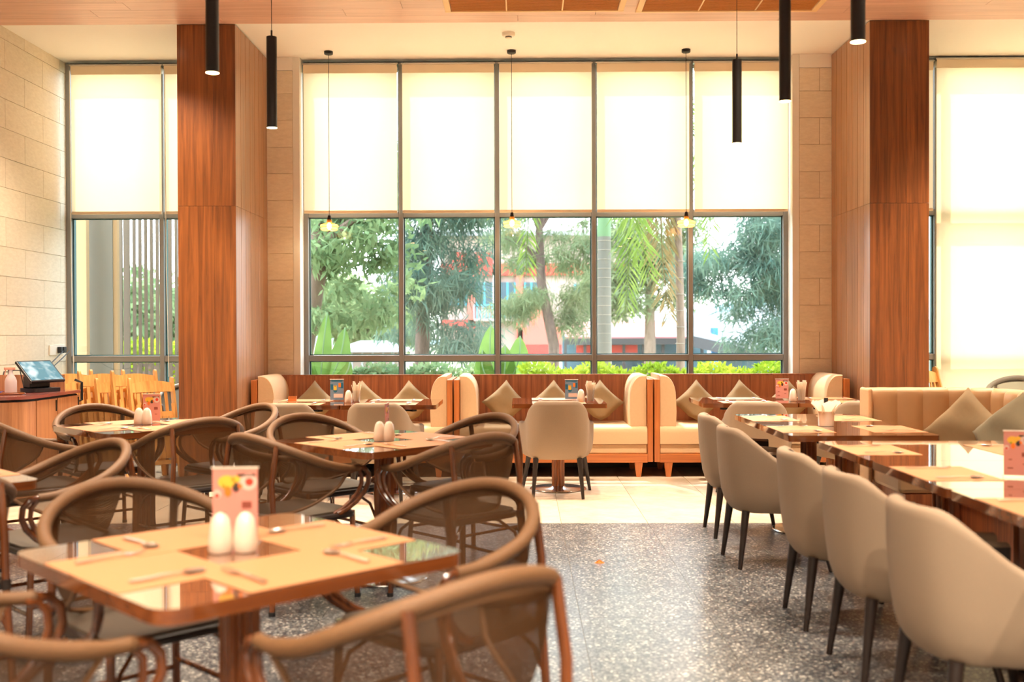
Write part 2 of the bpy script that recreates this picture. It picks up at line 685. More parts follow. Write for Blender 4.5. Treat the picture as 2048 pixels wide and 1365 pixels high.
def window(name, xs, zb, mats='frame_metal'):
    w = sempty(name)
    fr = MB()
    y0, y1 = YW - 0.02, YW + 0.08
    for i, x in enumerate(xs):
        a, b = x - FT / 2, x + FT / 2
        if i == 0:
            a, b = x, x + FT
        if i == len(xs) - 1:
            a, b = x - FT, x
        MB().box(a, b, y0, y1, zb, Z_HEAD).build('mullion', mats, w, bevel=0.004)
        MB().box(a + 0.008, b - 0.008, y1 - 0.02, y1 + 0.05, zb, Z_HEAD).build('mullion_back', 'frame_teal', w)
    for i in range(len(xs) - 1):
        a = xs[i] + (FT if i == 0 else FT / 2)
        b = xs[i + 1] - (FT if i == len(xs) - 2 else FT / 2)
        for z, nm in ((Z_TR, 'transom'), (Z_RAIL, 'rail'), (zb + FT / 2, 'sill_rail'), (Z_HEAD - FT / 2, 'head_rail')):
            MB().box(a, b, y0 + 0.004, y1, z - 0.03, z + 0.03).build(nm, mats, w, bevel=0.004)
        for za, zc_ in ((zb + FT, Z_RAIL - 0.03), (Z_RAIL + 0.03, Z_TR - 0.03), (Z_TR + 0.03, Z_HEAD - FT)):
            MB().box(a, b, YW + 0.045, YW + 0.051, za, zc_).build('pane', 'window_glass', w)
            # dark rubber gasket round the pane
            g = MB()
            for u0, u1, v0, v1 in ((a, a + 0.012, za, zc_), (b - 0.012, b, za, zc_), (a, b, za, za + 0.010), (a, b, zc_ - 0.010, zc_)):
                g.box(u0, u1, YW + 0.03, YW + 0.044, v0, v1)
            g.build('gasket', 'frame_teal', w)
    return w


struct(MB().box(-2.27, 2.735, 10.45, YW + 0.15, 0, 0.78).build('wall_apron', 'white_paint'))
window('window_1', XW, 0.78)
window('window_2', XWL, 0.02)
window('window_3', XWR, 0.02)
# white reveals at the window jambs
struct(MB().box(-2.27, XW[0], 10.40, YW + 0.1, 0.78, ZC).build('trim_2', 'white_reveal'))
struct(MB().box(XW[5], 2.735, 10.40, YW + 0.1, 0.78, ZC).build('trim_3', 'white_reveal'))


# wood clad columns
def column(name, x0, x1, side):
    """front face x0..x1 at y 9.25; the long slatted side faces the booths"""
    o = sempty(name)
    yf, yb = 9.25, 10.40
    inner = x1 if side > 0 else x0
    # carcass: front slab and the return behind it (an L in plan)
    MB().box(x0 + 0.016, x1 - 0.016, yf + 0.016, yf + 0.45, 0, ZC - 0.012).build('carcass', 'grout_dark', o)
    a, b = sorted((inner - side * 0.016, inner - side * 0.25))
    MB().box(a, b, yf + 0.45, yb, 0, ZC - 0.012).build('carcass', 'grout_dark', o)
    zj = P(0, 411, yf).z if False else EYE.z + (665 - 410) * yf / F
    xm = x0 + (x1 - x0) * 0.62
    for za, zb in ((0, zj - 0.001), (zj + 0.001, ZC - 0.012)):
        for p0, p1 in ((x0, xm - 0.0006), (xm + 0.0006, x1)):
            MB().box(p0, p1, yf, yf + 0.016, za, zb).build('veneer_panel', 'teak_v', o)
        n = 7
        wdt = (yb - yf - 0.016) / n
        for i in range(n):
            ya = yf + 0.016 + wdt * i
            a, b = sorted((inner, inner - side * 0.016))
            MB().box(a, b, ya + (0.004 if i else 0), ya + wdt - 0.004, za, zb).build('side_board', 'slat_wood', o, bevel=0.002)
        # outer side
        a, b = sorted((x0 if side > 0 else x1, (x0 + 0.016) if side > 0 else (x1 - 0.016)))
        MB().box(a, b, yf + 0.016, yf + 0.45, za, zb).build('outer_panel', 'teak_v', o)
    return o


cx = [P(q, 665, 9.25).x for q in (357, 473, 1740, 1858)]
column('column_left', cx[0], cx[1], 1)
column('column_right', cx[2], cx[3], -1)


# ------------------------------------------------------------------ roller blinds
def blind(x0, x1, ztop, zbot, label, y=10.50, group='cream roller blinds on the windows'):
    o = thing('roller_blind', label, 'blind', (0, 0, 0), 0, group)
    MB().box(x0, x1, y, y + 0.002, zbot, ztop - 0.06).build('fabric', 'blind_cloth', o)
    MB().tube([(x0, y + 0.03, ztop - 0.04), (x1, y + 0.03, ztop - 0.04)], 0.032, 12).build('roller', 'blind_bar', o, smooth=True)
    MB().box(x0, x1, y - 0.012, y - 0.006, ztop - 0.085, ztop).build('valance', 'blind_bar', o)
    MB().box(x0 - 0.01, x1 + 0.01, y - 0.015, y + 0.06, ztop, ztop + 0.014).build('head_rail', 'brushed_steel', o)
    MB().box(x0, x1, y - 0.008, y + 0.010, zbot - 0.028, zbot).build('hem_bar', 'blind_bar', o, bevel=0.004)
    return o


YBL = 10.50
zb_ = pz(420, YBL)
zt_ = pz(128, YBL)
nm = ('over the hillside pane beside the left column', 'over the pane with the dark pine trunk', 'over the middle pane with the hanging palm frond',
      'over the pane with the grey palm trunk', 'over the pane beside the right stone pier')
for i in range(5):
    blind(XW[i] + (0.02 if i == 0 else 0.026), XW[i + 1] - (0.02 if i == 4 else 0.026), zt_, zb_, 'cream roller blind lowered halfway ' + nm[i])
blind(P(137, 300, YBL).x + 0.03, P(323, 300, YBL).x, zt_, zb_, 'cream roller blind above the folding chairs by the slatted screen')
blind(P(329, 300, YBL).x, -3.08, zt_, zb_, 'narrow strip of cream roller blind squeezed against the left column')
blind(3.98, P(1866, 300, YBL).x, zt_, zb_, 'thin strip of cream roller blind against the right column')
blind(P(1873, 300, YBL).x, 5.18, zt_ + 0.02, 0.35, 'full length cream roller blind behind the channelled sofa')
blind(5.22, XR - 0.05, zt_ + 0.02, 0.35, 'full length cream roller blind in the right corner of the room')
for xc, lab in ((P(141, 600, 10.46).x, 'thin white blind pull cord beside the stone tiled wall'), (P(331, 600, 10.46).x, 'thin white blind pull cord at the left column')):
    tag(MB().tube([(xc, 10.47, zt_ - 0.05), (xc + 0.01, 10.46, 2.0), (xc + 0.03, 10.46, 0.9)], 0.004, 6).build('pull_cord', 'plastic_white'), lab, 'cord', 'blind pull cords')


# ------------------------------------------------------------------ lamps
def spot(parent, loc, power, size, blend=0.6, col=(1.0, 0.84, 0.64), radius=0.05):
    d = bpy.data.lights.new('lamp_light', 'SPOT')
    d.energy, d.spot_size, d.spot_blend, d.color, d.shadow_soft_size = power, R(size), blend, col, radius
    o = bpy.data.objects.new('lamp_light', d)
    COL.objects.link(o)
    o.parent = parent
    o.location = loc
    return o


def tube_lamp(px, bottom_py, wpx, label):
    z0 = 2.60
    p = G(px, bottom_py, z0)
    o = thing('cylinder_pendant', label, 'pendant lamp', (p.x, p.y, z0), 0, 'black cylinder pendant lamps')
    r, L = 0.0315, 0.56
    MB().lathe([(r, 0.0), (r, L), (r * 0.3, L + 0.004)], 24, caps=False).build('body', 'black_metal', o, smooth=True)
    MB().lathe([(r, 0.0), (r - 0.003, 0.0), (r - 0.006, 0.02)], 24, caps=False).build('rim', 'lamp_glow', o, smooth=True)
    MB().lathe([(r - 0.006, 0.012), (0.001, 0.008)], 24, caps=False).build('lens', 'lamp_glow', o)
    MB().tube([(0, 0, L), (0, 0, L + 0.04)], 0.006, 8).build('gland', 'black_metal', o)
    MB().tube([(0, 0, L + 0.04), (0, 0, ZC - 0.022 - z0)], 0.0022, 6).build('cord', 'black_metal', o)
    MB().lathe([(0.001, ZC - 0.012 - z0), (0.04, ZC - 0.012 - z0), (0.04, ZC - 0.034 - z0), (0.001, ZC - 0.036 - z0)], 20, caps=False).build('ceiling_cup', 'black_metal', o)
    spot(o, (0, 0, -0.012), 60, 70)
    return o


tube_lamp(425, 146, 23, 'black cylinder pendant hanging in front of the left column, its top out of sight')
tube_lamp(544, 256, 19, 'black cylinder pendant on a cord beside the slatted side of the left column')
tube_lamp(1474, 287, 17, 'black cylinder pendant hung low on a long cord before the blinds')
tube_lamp(1570, 203, 22, 'black cylinder pendant beside the window edge and the stone pier')
tube_lamp(1716, 84, 29, 'black cylinder pendant in front of the slatted side of the right column')


def amber_lamp(px, py_top, py_bulb, label):
    y = G(px, py_top, ZC).y
    zb = P(px, py_bulb, y).z
    top = P(px, py_top, y)
    o = thing('amber_pendant', label, 'pendant lamp', (top.x, y, zb), 0, 'amber glass pendants over the booths')
    H = ZC - zb
    prof = [(0.022, 0.075), (0.026, 0.045), (0.05, 0.036), (0.082, 0.026), (0.088, 0.008), (0.074, -0.006), (0.084, -0.020), (0.070, -0.030), (0.030, -0.034)]
    MB().lathe(prof, 28, caps=False).build('glass_shade', 'amber_glass', o, smooth=True)
    MB().lathe([(0.001, 0.118), (0.013, 0.115), (0.018, 0.09), (0.020, 0.07), (0.015, 0.05), (0.001, 0.048)], 16, caps=False).build('lamp_holder', 'black_metal', o, smooth=True)
    MB().lathe([(0.001, 0.048), (0.012, 0.045), (0.024, 0.018), (0.022, -0.004), (0.010, -0.018), (0.001, -0.020)], 16, caps=False).build('bulb', 'bulb_glow', o, smooth=True)
    MB().tube([(0, 0, 0.115), (0, 0, H - 0.03)], 0.003, 6).build('cord', 'black_metal', o)
    MB().lathe([(0.001, H), (0.043, H), (0.043, H - 0.026), (0.034, H - 0.032), (0.001, H - 0.032)], 20, caps=False).build('ceiling_cup', 'black_metal', o, smooth=True)
    d = bpy.data.lights.new('lamp_light', 'POINT')
    d.energy, d.color, d.shadow_soft_size = 3.5, (1.0, 0.72, 0.4), 0.005
    q = bpy.data.objects.new('lamp_light', d)
    COL.objects.link(q)
    q.parent = o
    q.location = (0, 0, -0.027)


amber_lamp(657, 103, 455, 'amber glass pendant over the booth table with the wooden sugar box')
amber_lamp(1023, 101, 449, 'amber glass pendant hanging on the middle window mullion line')
amber_lamp(1372, 99, 448, 'amber glass pendant over the booth next to the right pier')

# unseen downlights assumed in the wooden ceiling; some added only as fill
dl = []
for x in (-3.3, -1.9, -0.5, 0.9, 2.3, 3.7):
    dl.append((x, 8.30, 260, 75))
for x, y in ((-2.9, 6.4), (-0.9, 5.6), (1.9, 6.5), (1.9, 4.6), (-2.6, 4.2), (-0.7, 3.0), (2.1, 3.0), (0.6, 1.6), (-1.6, 1.4), (2.4, 1.4), (-3.6, 1.5), (4.6, 5.0), (4.8, 2.2), (0.5, -1.0), (-2.5, -1.2), (3.0, -1.2)):
    dl.append((x, y, 175, 85) if y > 0.5 else (x, y, 500, 140))  # strong wide ones behind the camera are added fill light
dl += [(-3.3, 8.38, 200, 120), (4.5, 8.38, 200, 110)]  # added washers to brighten the side walls, no such fittings seen
ring = MB().lathe([(0.034, 0.0), (0.05, 0.0), (0.05, -0.006), (0.034, -0.004)], 20, caps=False).mesh('ring', 'white_paint', True)
lens = MB().lathe([(0.034, -0.003), (0.001, -0.003)], 20, caps=False).mesh('lens', 'downlight_glow')
for x, y, pw, sz in dl:
    o = thing('downlight', 'small round unseen downlight assumed in the wooden ceiling', 'downlight', (x, y, ZC - 0.012), 0, 'recessed downlights out of the picture')
    link('trim_ring', ring, o)
    link('lens', lens, o)
    spot(o, (0, 0, -0.02), pw, sz)


# ceiling fittings
def grille(px0, px1, label):
    yb = G((px0 + px1) / 2, 22, ZC - 0.02).y
    x0, x1 = G(px0, 20, ZC - 0.02).x, G(px1, 20, ZC - 0.02).x
    o = thing('ceiling_grille', label, 'air grille', ((x0 + x1) / 2, yb - 0.3, ZC - 0.012), 0, 'air grilles in the wooden ceiling')
    W = (x1 - x0) / 2
    D = 0.3
    for a, b, c_, d in ((-W, W, D - 0.03, D), (-W, W, -D, -D + 0.03), (-W, -W + 0.05, -D + 0.03, D - 0.03), (W - 0.05, W, -D + 0.03, D - 0.03)):
        MB().box(a, b, c_, d, -0.02, 0.0).build('frame', 'grille_frame', o, bevel=0.003)
    n = 3
    iw = 2 * (W - 0.05) / n
    for i in range(n):
        a = -W + 0.05 + iw * i
        MB().box(a + 0.006, a + iw - 0.006, -D + 0.03, D - 0.03, -0.008, -0.004).build('mesh_panel', 'grille_mesh', o)
        if i:
            MB().box(a - 0.006, a + 0.006, -D + 0.03, D - 0.03, -0.016, 0.0).build('divider', 'grille_frame', o)
        for k in range(24):
            yy = -D + 0.03 + (2 * D - 0.06) * (k + 0.5) / 24
            MB().box(a + 0.006, a + iw - 0.006, yy - 0.003, yy + 0.003, -0.012, -0.008).build('blade', 'grille_mesh', o)


grille(890, 1247, 'brown louvred air grille with three panels, clear of the hanging lamps')
grille(1272, 1634, 'brown louvred air grille with a black lamp hanging below its end')
sd = thing('smoke_detector', 'white round smoke detector on the white ceiling above the window', 'smoke detector', (*G(1017, 66, ZC).xy, ZC))
MB().lathe([(0.001, 0), (0.06, 0), (0.06, -0.02), (0.05, -0.032), (0.001, -0.032)], 24, caps=False).build('base', 'plastic_white', sd, smooth=True)
MB().lathe([(0.030, -0.032), (0.026, -0.052), (0.001, -0.056)], 20, caps=False).build('chamber', 'plastic_white', sd, smooth=True)
MB().lathe([(0.0305, -0.036), (0.0285, -0.044)], 20, caps=False).build('sensor_slot', 'plastic_black', sd)


# ------------------------------------------------------------------ booths
def soft_wing(side, t=0.155, y0=-0.66, y1=-0.02):
    """upholstered inner face of a wing; x runs inward from 0"""
    prof = [(0.0, 0.445), (t, 0.445), (t + 0.006, 0.60), (t, 0.74)]
    for k in range(1, 8):
        a = R(90 * k / 7)
        prof.append((t * (0.25 + 0.75 * math.cos(a)), 0.74 + 0.195 * math.sin(a)))
    prof.append((0.0, 0.935))
    if side < 0:
        prof = [(-x, z) for x, z in reversed(prof)]
    m = MB()
    rings = []
    for y, sc in ((y0, 0.93), (y0 + 0.012, 0.985), (y0 + 0.03, 1.0), (y1, 1.0)):
        cx_, cz_ = sum(p[0] for p in prof) / len(prof), 0.69
        rings.append([Vector((cx_ + (p[0] - cx_) * sc, y, cz_ + (p[1] - cz_) * (0.5 + sc / 2))) for p in prof])
    return m.loft(rings[::-1] if side > 0 else rings[::-1])


def booth(x0, x1, label):
    yb = 10.33
    o = thing('booth_seat', label, 'booth', ((x0 + x1) / 2, yb, 0), 0, 'booths under the window')
    W = (x1 - x0) / 2
    yf = -0.70
    MB().box(-W + 0.05, W - 0.05, -0.045, 0.0, 0.14, 0.912).build('back_panel', 'teak_booth', o)
    MB().box(-W + 0.05, W - 0.05, -0.05, 0.02, 0.912, 0.922).build('back_cap', 'teak_booth', o)
    for s in (-1, 1):
        a, b = sorted((s * W, s * (W - 0.05)))
        MB().box(a, b, yf, 0.0, 0.14, 0.90).build('wing_panel', 'oak_frame', o, bevel=0.004)
        w = soft_wing(-s).build('wing_upholstery', 'upholstery', o, smooth=True, ang=35)
        w.location = (s * (W - 0.05), 0, 0)
    cu = MB().loft([[Vector((-W + 0.052, y, z)) for y, z in CUSH], [Vector((W - 0.052, y, z)) for y, z in CUSH]])
    cu.build('seat_cushion', 'upholstery', o, smooth=True, ang=50)
    MB().box(-W + 0.052, W - 0.052, yf + 0.015, -0.05, 0.215, 0.302).build('seat_base', 'upholstery', o, bevel=0.01)
    MB().box(-W + 0.05, W - 0.05, yf, yf + 0.04, 0.135, 0.215).build('front_rail', 'oak_frame_x', o, bevel=0.003)
    MB().box(-W + 0.05, W - 0.05, yf + 0.04, -0.05, 0.135, 0.16).build('bottom_board', 'dark_leg', o)
    for s in (-1, 1):
        for y in (yf + 0.04, -0.08):
            c = s * (W - 0.13)
            MB().loft([[Vector((c + u * k, y + v * k, z)) for u, v in ((-1, -1), (1, -1), (1, 1), (-1, 1))] for z, k in ((0.0, 0.021), (0.135, 0.037))]).build('leg', 'oak_frame', o)
    return o


CUSH = [(-0.70, 0.305), (-0.05, 0.305), (-0.05, 0.465), (-0.655, 0.465), (-0.68, 0.458), (-0.697, 0.44), (-0.702, 0.41)]
BX = [P(q, 850, 9.63).x for q in (502, 905, 908, 1306, 1309, 1700)]
booth(BX[0], BX[1], 'upholstered booth bench in the row, beside the left wood column')
booth(BX[2], BX[3], 'middle upholstered booth bench with the single small table')
booth(BX[4], BX[5], 'upholstered booth bench in the row, beside the right wood column')
# dark panel standing in for the shade behind the booth legs
struct(MB().box(-2.27, 2.735, 10.34, 10.45, 0, 0.78).build('recess_shade_panel', 'grout_dark'))


# ------------------------------------------------------------------ cushions
def cushion_mesh(name, mat, s=0.322, th=0.14, seed=0):
    n = 14
    r2 = random.Random(seed)
    top, bot = [], []
    for i in range(n + 1):
        ra, rb = [], []
        for j in range(n + 1):
            u, v = 2 * i / n - 1, 2 * j / n - 1
            pin = 1 - 0.09 * (1 - u * u) * abs(v) ** 3 - 0.0
            pin2 = 1 - 0.09 * (1 - v * v) * abs(u) ** 3
            x, y = u * pin2 * s / 2, v * pin * s / 2
            h = th / 2 * ((1 - u ** 4) * (1 - v ** 4)) ** 0.6
            h *= 1 + 0.10 * math.sin(5 * u + 3 * v + seed) * (1 - abs(u * v))
            x, y = (x - y) * 0.7071, (x + y) * 0.7071
            if y < -0.13:
                y = -0.13 + (y + 0.13) * 0.42
                x *= 1.08
                h *= 1.15
            ra.append(Vector((x, y, h)))
            rb.append(Vector((x, y, -h)))
        top.append(ra)
        bot.append(rb)
    m = MB()
    m.sheet(top)
    m.sheet([list(reversed(r)) for r in bot])
    return m.mesh(name, mat, True, 80)


CM = [cushion_mesh('scatter_cushion', 'cushion', seed=q) for q in (1, 2, 3)]
CMG = cushion_mesh('scatter_cushion_grey', 'cushion_grey', seed=5)


def cushion(me, loc, spin, lean, yaw, label, group, big=1.0):
    """a square cushion stood on its corner: spin in its own plane, lean back, then turn"""
    o = bpy.data.objects.new('scatter_cushion', me)
    COL.objects.link(o)
    o.matrix_world = Matrix.Translation(loc) @ Matrix.Rotation(yaw, 4, 'Z') @ Matrix.Rotation(R(90) - lean, 4, 'X') @ Matrix.Rotation(spin, 4, 'Z')
    if big != 1.0:
        o.scale = (big, big, big)
    return tag(o, label, 'cushion', group)


side_l = ('olive cushion by the {0} wing of the {1}', 'olive cushion in the middle of the {1}', 'olive cushion by the {2} wing of the {1}')
wings = (('column-side', 'middle-booth-side'), ('left-booth-side', 'right-booth-side'), ('middle-booth-side', 'column-side'))
bn = ('booth beside the left column', 'middle booth', 'booth beside the right column')
cpx = (((629, 799), (726, 797), (820, 795)), ((1010, 798), (1106, 800), (1201, 796)), ((1393, 797), (1484, 800), (1578, 796)))
ii = 0
for b in range(3):
    for k in range(3):
        px, py = cpx[b][k]
        p = P(px, py, 10.08)
        p.z = 0.465 + 0.19
        cushion(CM[ii % 3], p, R(rnd.uniform(-5, 5)), R(14), R(rnd.uniform(-4, 4)), side_l[k].format(wings[b][0], bn[b], wings[b][1]), 'cushions in the booths')
        ii += 1


# ------------------------------------------------------------------ tables
def pedestal(o, h, top_r=0.0):
    m = MB()
    n = 48
    ring0 = []
    for z in (0.02, h):
        ring0.append([Vector(((0.048 + 0.006 * math.cos(12 * a)) * math.cos(a), (0.048 + 0.006 * math.cos(12 * a)) * math.sin(a), z)) for a in [2 * PI * k / n for k in range(n)]])
    m.loft(ring0)
    m.build('fluted_post', 'post_wood', o, smooth=True, ang=60)
    MB().lathe([(0.001, 0.0), (0.235, 0.0), (0.24, 0.006), (0.235, 0.012), (0.07, 0.018), (0.055, 0.03), (0.001, 0.03)], 40, caps=False).build('base_disc', 'steel', o, smooth=True)
    for s in (0, 1):
        MB().box(-0.28, 0.28, -0.022, 0.022, h - 0.03, h, Matrix.Rotation(s * PI / 2 + PI / 4, 4, 'Z')).build('support_arm', 'black_metal', o)


def table(w, d, loc, rot, label, group, r=0.05):
    o = thing('dining_table', label, 'table', (loc[0], loc[1], 0), rot, group)
    MB().prism(rrect(w, d, r), 0.7488, 0.75).build('table_top', 'table_wood', o, smooth=True, ang=30)
    MB().prism(rrect(w, d, r), 0.715, 0.7488).build('edge_band', 'table_edge', o, smooth=True, ang=30)
    pedestal(o, 0.715)
    return o


# cutlery, placemats and table things
def spoon_mesh():
    m = MB()
    L = 0.19
    pts, ws = [], []
    for t, wd, z in ((0, 0.009, 0.004), (0.25, 0.008, 0.005), (0.5, 0.005, 0.007), (0.68, 0.0035, 0.006)):
        y = -L / 2 + L * t
        pts.append([Vector((-wd, y, z)), Vector((wd, y, z)), Vector((wd, y, z + 0.002)), Vector((-wd, y, z + 0.002))])
    m.loft(pts)
    rows = []
    for i in range(9):
        t = i / 8
        y = -L / 2 + L * (0.67 + 0.33 * t)
        hw = 0.0195 * math.sqrt(max(0.0, 1 - (2 * t - 1) ** 2)) + 0.001
        rows.append([Vector((hw * u, y, 0.0075 - 0.006 * (1 - u * u) * math.sin(PI * min(1, max(0, t))))) for u in (-1, -0.6, -0.2, 0.2, 0.6, 1)])
    m.sheet(rows)
    return m.mesh('spoon', 'cutlery_steel', True, 60)


def fork_mesh():
    m = MB()
    L = 0.19
    rings = []
    for t, wd, z in ((0, 0.009, 0.003), (0.3, 0.0075, 0.005), (0.55, 0.004, 0.008), (0.66, 0.005, 0.007), (0.72, 0.012, 0.004), (0.80, 0.013, 0.003)):
        y = -L / 2 + L * t
        rings.append([Vector((-wd, y, z)), Vector((wd, y, z)), Vector((wd, y, z + 0.002)), Vector((-wd, y, z + 0.002))])
    m.loft(rings)
    for i in range(4):
        x = -0.0105 + 0.007 * i
        m.loft([[Vector((x - w, -L / 2 + L * t, z)), Vector((x + w, -L / 2 + L * t, z)), Vector((x + w, -L / 2 + L * t, z + 0.002)), Vector((x - w, -L / 2 + L * t, z + 0.002))] for t, w, z in ((0.79, 0.0025, 0.003), (0.92, 0.0018, 0.004), (1.0, 0.001, 0.008))])
    return m.mesh('fork', 'cutlery_steel', True, 60)


SPOON, FORK = spoon_mesh(), fork_mesh()
MAT = MB().prism(rrect(0.44, 0.31, 0.004, 2), 0.0, 0.0012).mesh('placemat', 'placemat')


def setting(edge, ang, tname, lift=0.0, flip=1, where=''):
    """one place: edge = table edge middle, ang = direction from the diner towards the table"""
    f = Vector((math.cos(ang), math.sin(ang), 0))
    l = Vector((-math.sin(ang), math.cos(ang), 0))
    c = Vector((edge[0], edge[1], 0.7503 + lift)) + f * 0.16
    tag(link('placemat', MAT, None, c, (0, 0, ang - PI / 2)), 'peach paper placemat on ' + tname + where, 'placemat', 'placemats on ' + tname)
    z = Vector((0, 0, 0.0015))
    a = rnd.uniform(-0.06, 0.06)
    tag(link('fork', FORK, None, c + z + l * 0.15 * flip - f * 0.01, (0, 0, ang - PI / 2 + a)), 'steel fork laid on ' + tname + where, 'fork', 'forks on ' + tname)
    tag(link('spoon', SPOON, None, c + z - l * 0.15 * flip, (0, 0, ang - PI / 2 - a)), 'steel spoon laid on ' + tname + where, 'spoon', 'spoons on ' + tname)


SHK = None


def shaker(loc, label, group):
    global SHK
    if SHK is None:
        o = thing('shaker', label, 'shaker', loc, 0, group)
        MB().lathe([(0.001, 0), (0.029, 0.0), (0.032, 0.006), (0.0325, 0.03), (0.029, 0.06), (0.023, 0.088), (0.013, 0.102), (0.001, 0.106)], 24, caps=False).build('body', 'ceramic', o, smooth=True)
        h = MB()
        for k in range(5):
            a = 2 * PI * k / 5
            h.lathe([(0.001, 0.1052), (0.0014, 0.1050)], 6, (0.006 * math.cos(a), 0.006 * math.sin(a), 0), caps=False)
        h.build('pour_holes', 'plastic_black', o)
        SHK = o
        return o
    return dup(SHK, loc, 0, label, group)


def card_print(m_list, o, w, h, th):
    for mat, shapes in m_list:
        for kind, x, z, a, b in shapes:
            m = MB()
            if kind == 'd':
                m.add([Vector((x * w, -th / 2 - 0.0006, 0.012 + z * h))] + [Vector((x * w + a * w * math.cos(q), -th / 2 - 0.0006, 0.012 + z * h + b * w * math.sin(q))) for q in [2 * PI * k / 14 for k in range(14)]],
                      [(0, 1 + k, 1 + (k + 1) % 14) for k in range(14)])
            else:
                m.add([Vector((x * w + u * a * w, -th / 2 - 0.0006, 0.012 + z * h + v * b * h)) for u, v in ((-1, -1), (1, -1), (1, 1), (-1, 1))], [(0, 1, 2, 3)])
            m.build('printed_picture', mat, o)


def menu_card(loc, rot, label, kind='pink', w=0.10, h=0.16, group='menu cards on the tables'):
    o = thing('menu_card', label, 'menu card', loc, rot, group)
    MB().box(-w / 2 - 0.003, w / 2 + 0.003, -0.02, 0.02, 0, 0.008).build('foot', 'clear_glass', o)
    MB().box(-w / 2, w / 2, -0.0015, 0.0015, 0.008, 0.012 + h).build('card', 'card_pink' if kind == 'pink' else 'card_blue', o)
    MB().box(-w / 2 - 0.003, w / 2 + 0.003, -0.0035, 0.0035, 0.012 + h, 0.016 + h).build('holder_rim', 'plastic_white', o)
    if kind == 'pink':
        card_print([
            ('print_yellow', [('d', -0.18, 0.80, 0.20, 0.15), ('d', 0.02, 0.84, 0.10, 0.08)]),
            ('print_dark', [('d', 0.02, 0.72, 0.08, 0.11), ('r', 0.25, 0.90, 0.20, 0.02)]),
            ('print_white', [('d', 0.30, 0.80, 0.19, 0.19), ('d', -0.40, 0.62, 0.09, 0.10)]),
            ('print_green', [('d', -0.24, 0.73, 0.05, 0.05)])], o, w, h, 0.003)
        card_print([
            ('print_orange', [('d', -0.16, 0.66, 0.08, 0.12), ('d', 0.12, 0.74, 0.05, 0.05)]),
            ('print_red', [('d', 0.32, 0.80, 0.09, 0.09), ('d', -0.40, 0.60, 0.05, 0.05)]),
            ('print_brown', [('r', 0.26, 0.46, 0.11, 0.05), ('r', -0.26, 0.34, 0.06, 0.012), ('r', 0.26, 0.24, 0.07, 0.012), ('r', -0.26, 0.14, 0.10, 0.015)])], o, w, h, 0.0042)
    else:
        card_print([
            ('print_teal', [('r', -0.38, 0.62, 0.10, 0.14), ('r', 0.38, 0.70, 0.09, 0.14), ('d', -0.12, 0.44, 0.15, 0.15), ('r', 0.0, 0.93, 0.42, 0.03)]),
            ('print_white', [('r', 0.1, 0.18, 0.34, 0.10)])], o, w, h, 0.003)
        card_print([
            ('print_yellow', [('r', -0.13, 0.58, 0.11, 0.12)]),
            ('print_orange', [('r', 0.21, 0.72, 0.09, 0.10), ('d', -0.13, 0.67, 0.05, 0.04)])], o, w, h, 0.0042)
    return o


def stick_glass(loc, label, paper='sugar'):
    o = thing('stick_glass', label, 'glass', loc, rnd.uniform(0, 3), 'glasses with paper on the booth tables')
    MB().lathe([(0.001, 0.0), (0.030, 0.0), (0.036, 0.10), (0.033, 0.10), (0.028, 0.008), (0.001, 0.008)], 22, caps=False).build('tumbler', 'clear_glass', o, smooth=True)
    for k in range(11):
        a = 2 * PI * k / 11
        r0, r1 = 0.012 + 0.004 * (k % 3), 0.030 + 0.010 * (k % 2)
        m = MB()
        b, t = Vector((r0 * math.cos(a), r0 * math.sin(a), 0.010)), Vector((r1 * math.cos(a), r1 * math.sin(a), 0.145 + 0.015 * (k % 3)))
        e = Vector((-math.sin(a), math.cos(a), 0)) * (0.009 if paper == 'sugar' else 0.016)
        n = Vector((math.cos(a), math.sin(a), 0)) * 0.0015
        m.loft([[b - e - n, b + e - n, b + e + n, b - e + n], [t - e - n, t + e - n, t + e + n, t - e + n]])
        m.build('paper_stick', 'paper_white', o)
    return o


def napkin_cup(loc, label, tagged=True, s=1.0):
    o = thing('napkin_holder', label, 'napkin holder', loc, 0.3, 'napkin holders')
    MB().lathe([(0.001, 0.0), (0.047 * s, 0.0), (0.050 * s, 0.09), (0.047 * s, 0.09), (0.044 * s, 0.006), (0.001, 0.006)], 22, caps=False).build('cup', 'ceramic', o, smooth=True)
    for k in range(6):
        a = 2 * PI * k / 6 + 0.2
        rows = []
        for i in range(6):
            t = i / 5
            r = (0.028 + 0.052 * t ** 2.2) * s
            z = 0.02 + 0.125 * t - 0.02 * max(0, t - 0.7)
            hw = (0.02 + 0.028 * t) * s
            rows.append([Vector((r * math.cos(a) - u * hw * math.sin(a), r * math.sin(a) + u * hw * math.cos(a), z + 0.02 * t * (1 - abs(u)))) for u in (-1, -0.5, 0, 0.5, 1)])
        MB().sheet(rows).build('napkin', 'paper_white', o, smooth=True)
    if tagged:
        MB().box(-0.014, 0.014, -0.002, 0.002, 0.12, 0.172).build('number_tag', 'plastic_black', o)
    return o


TT = 0.7516
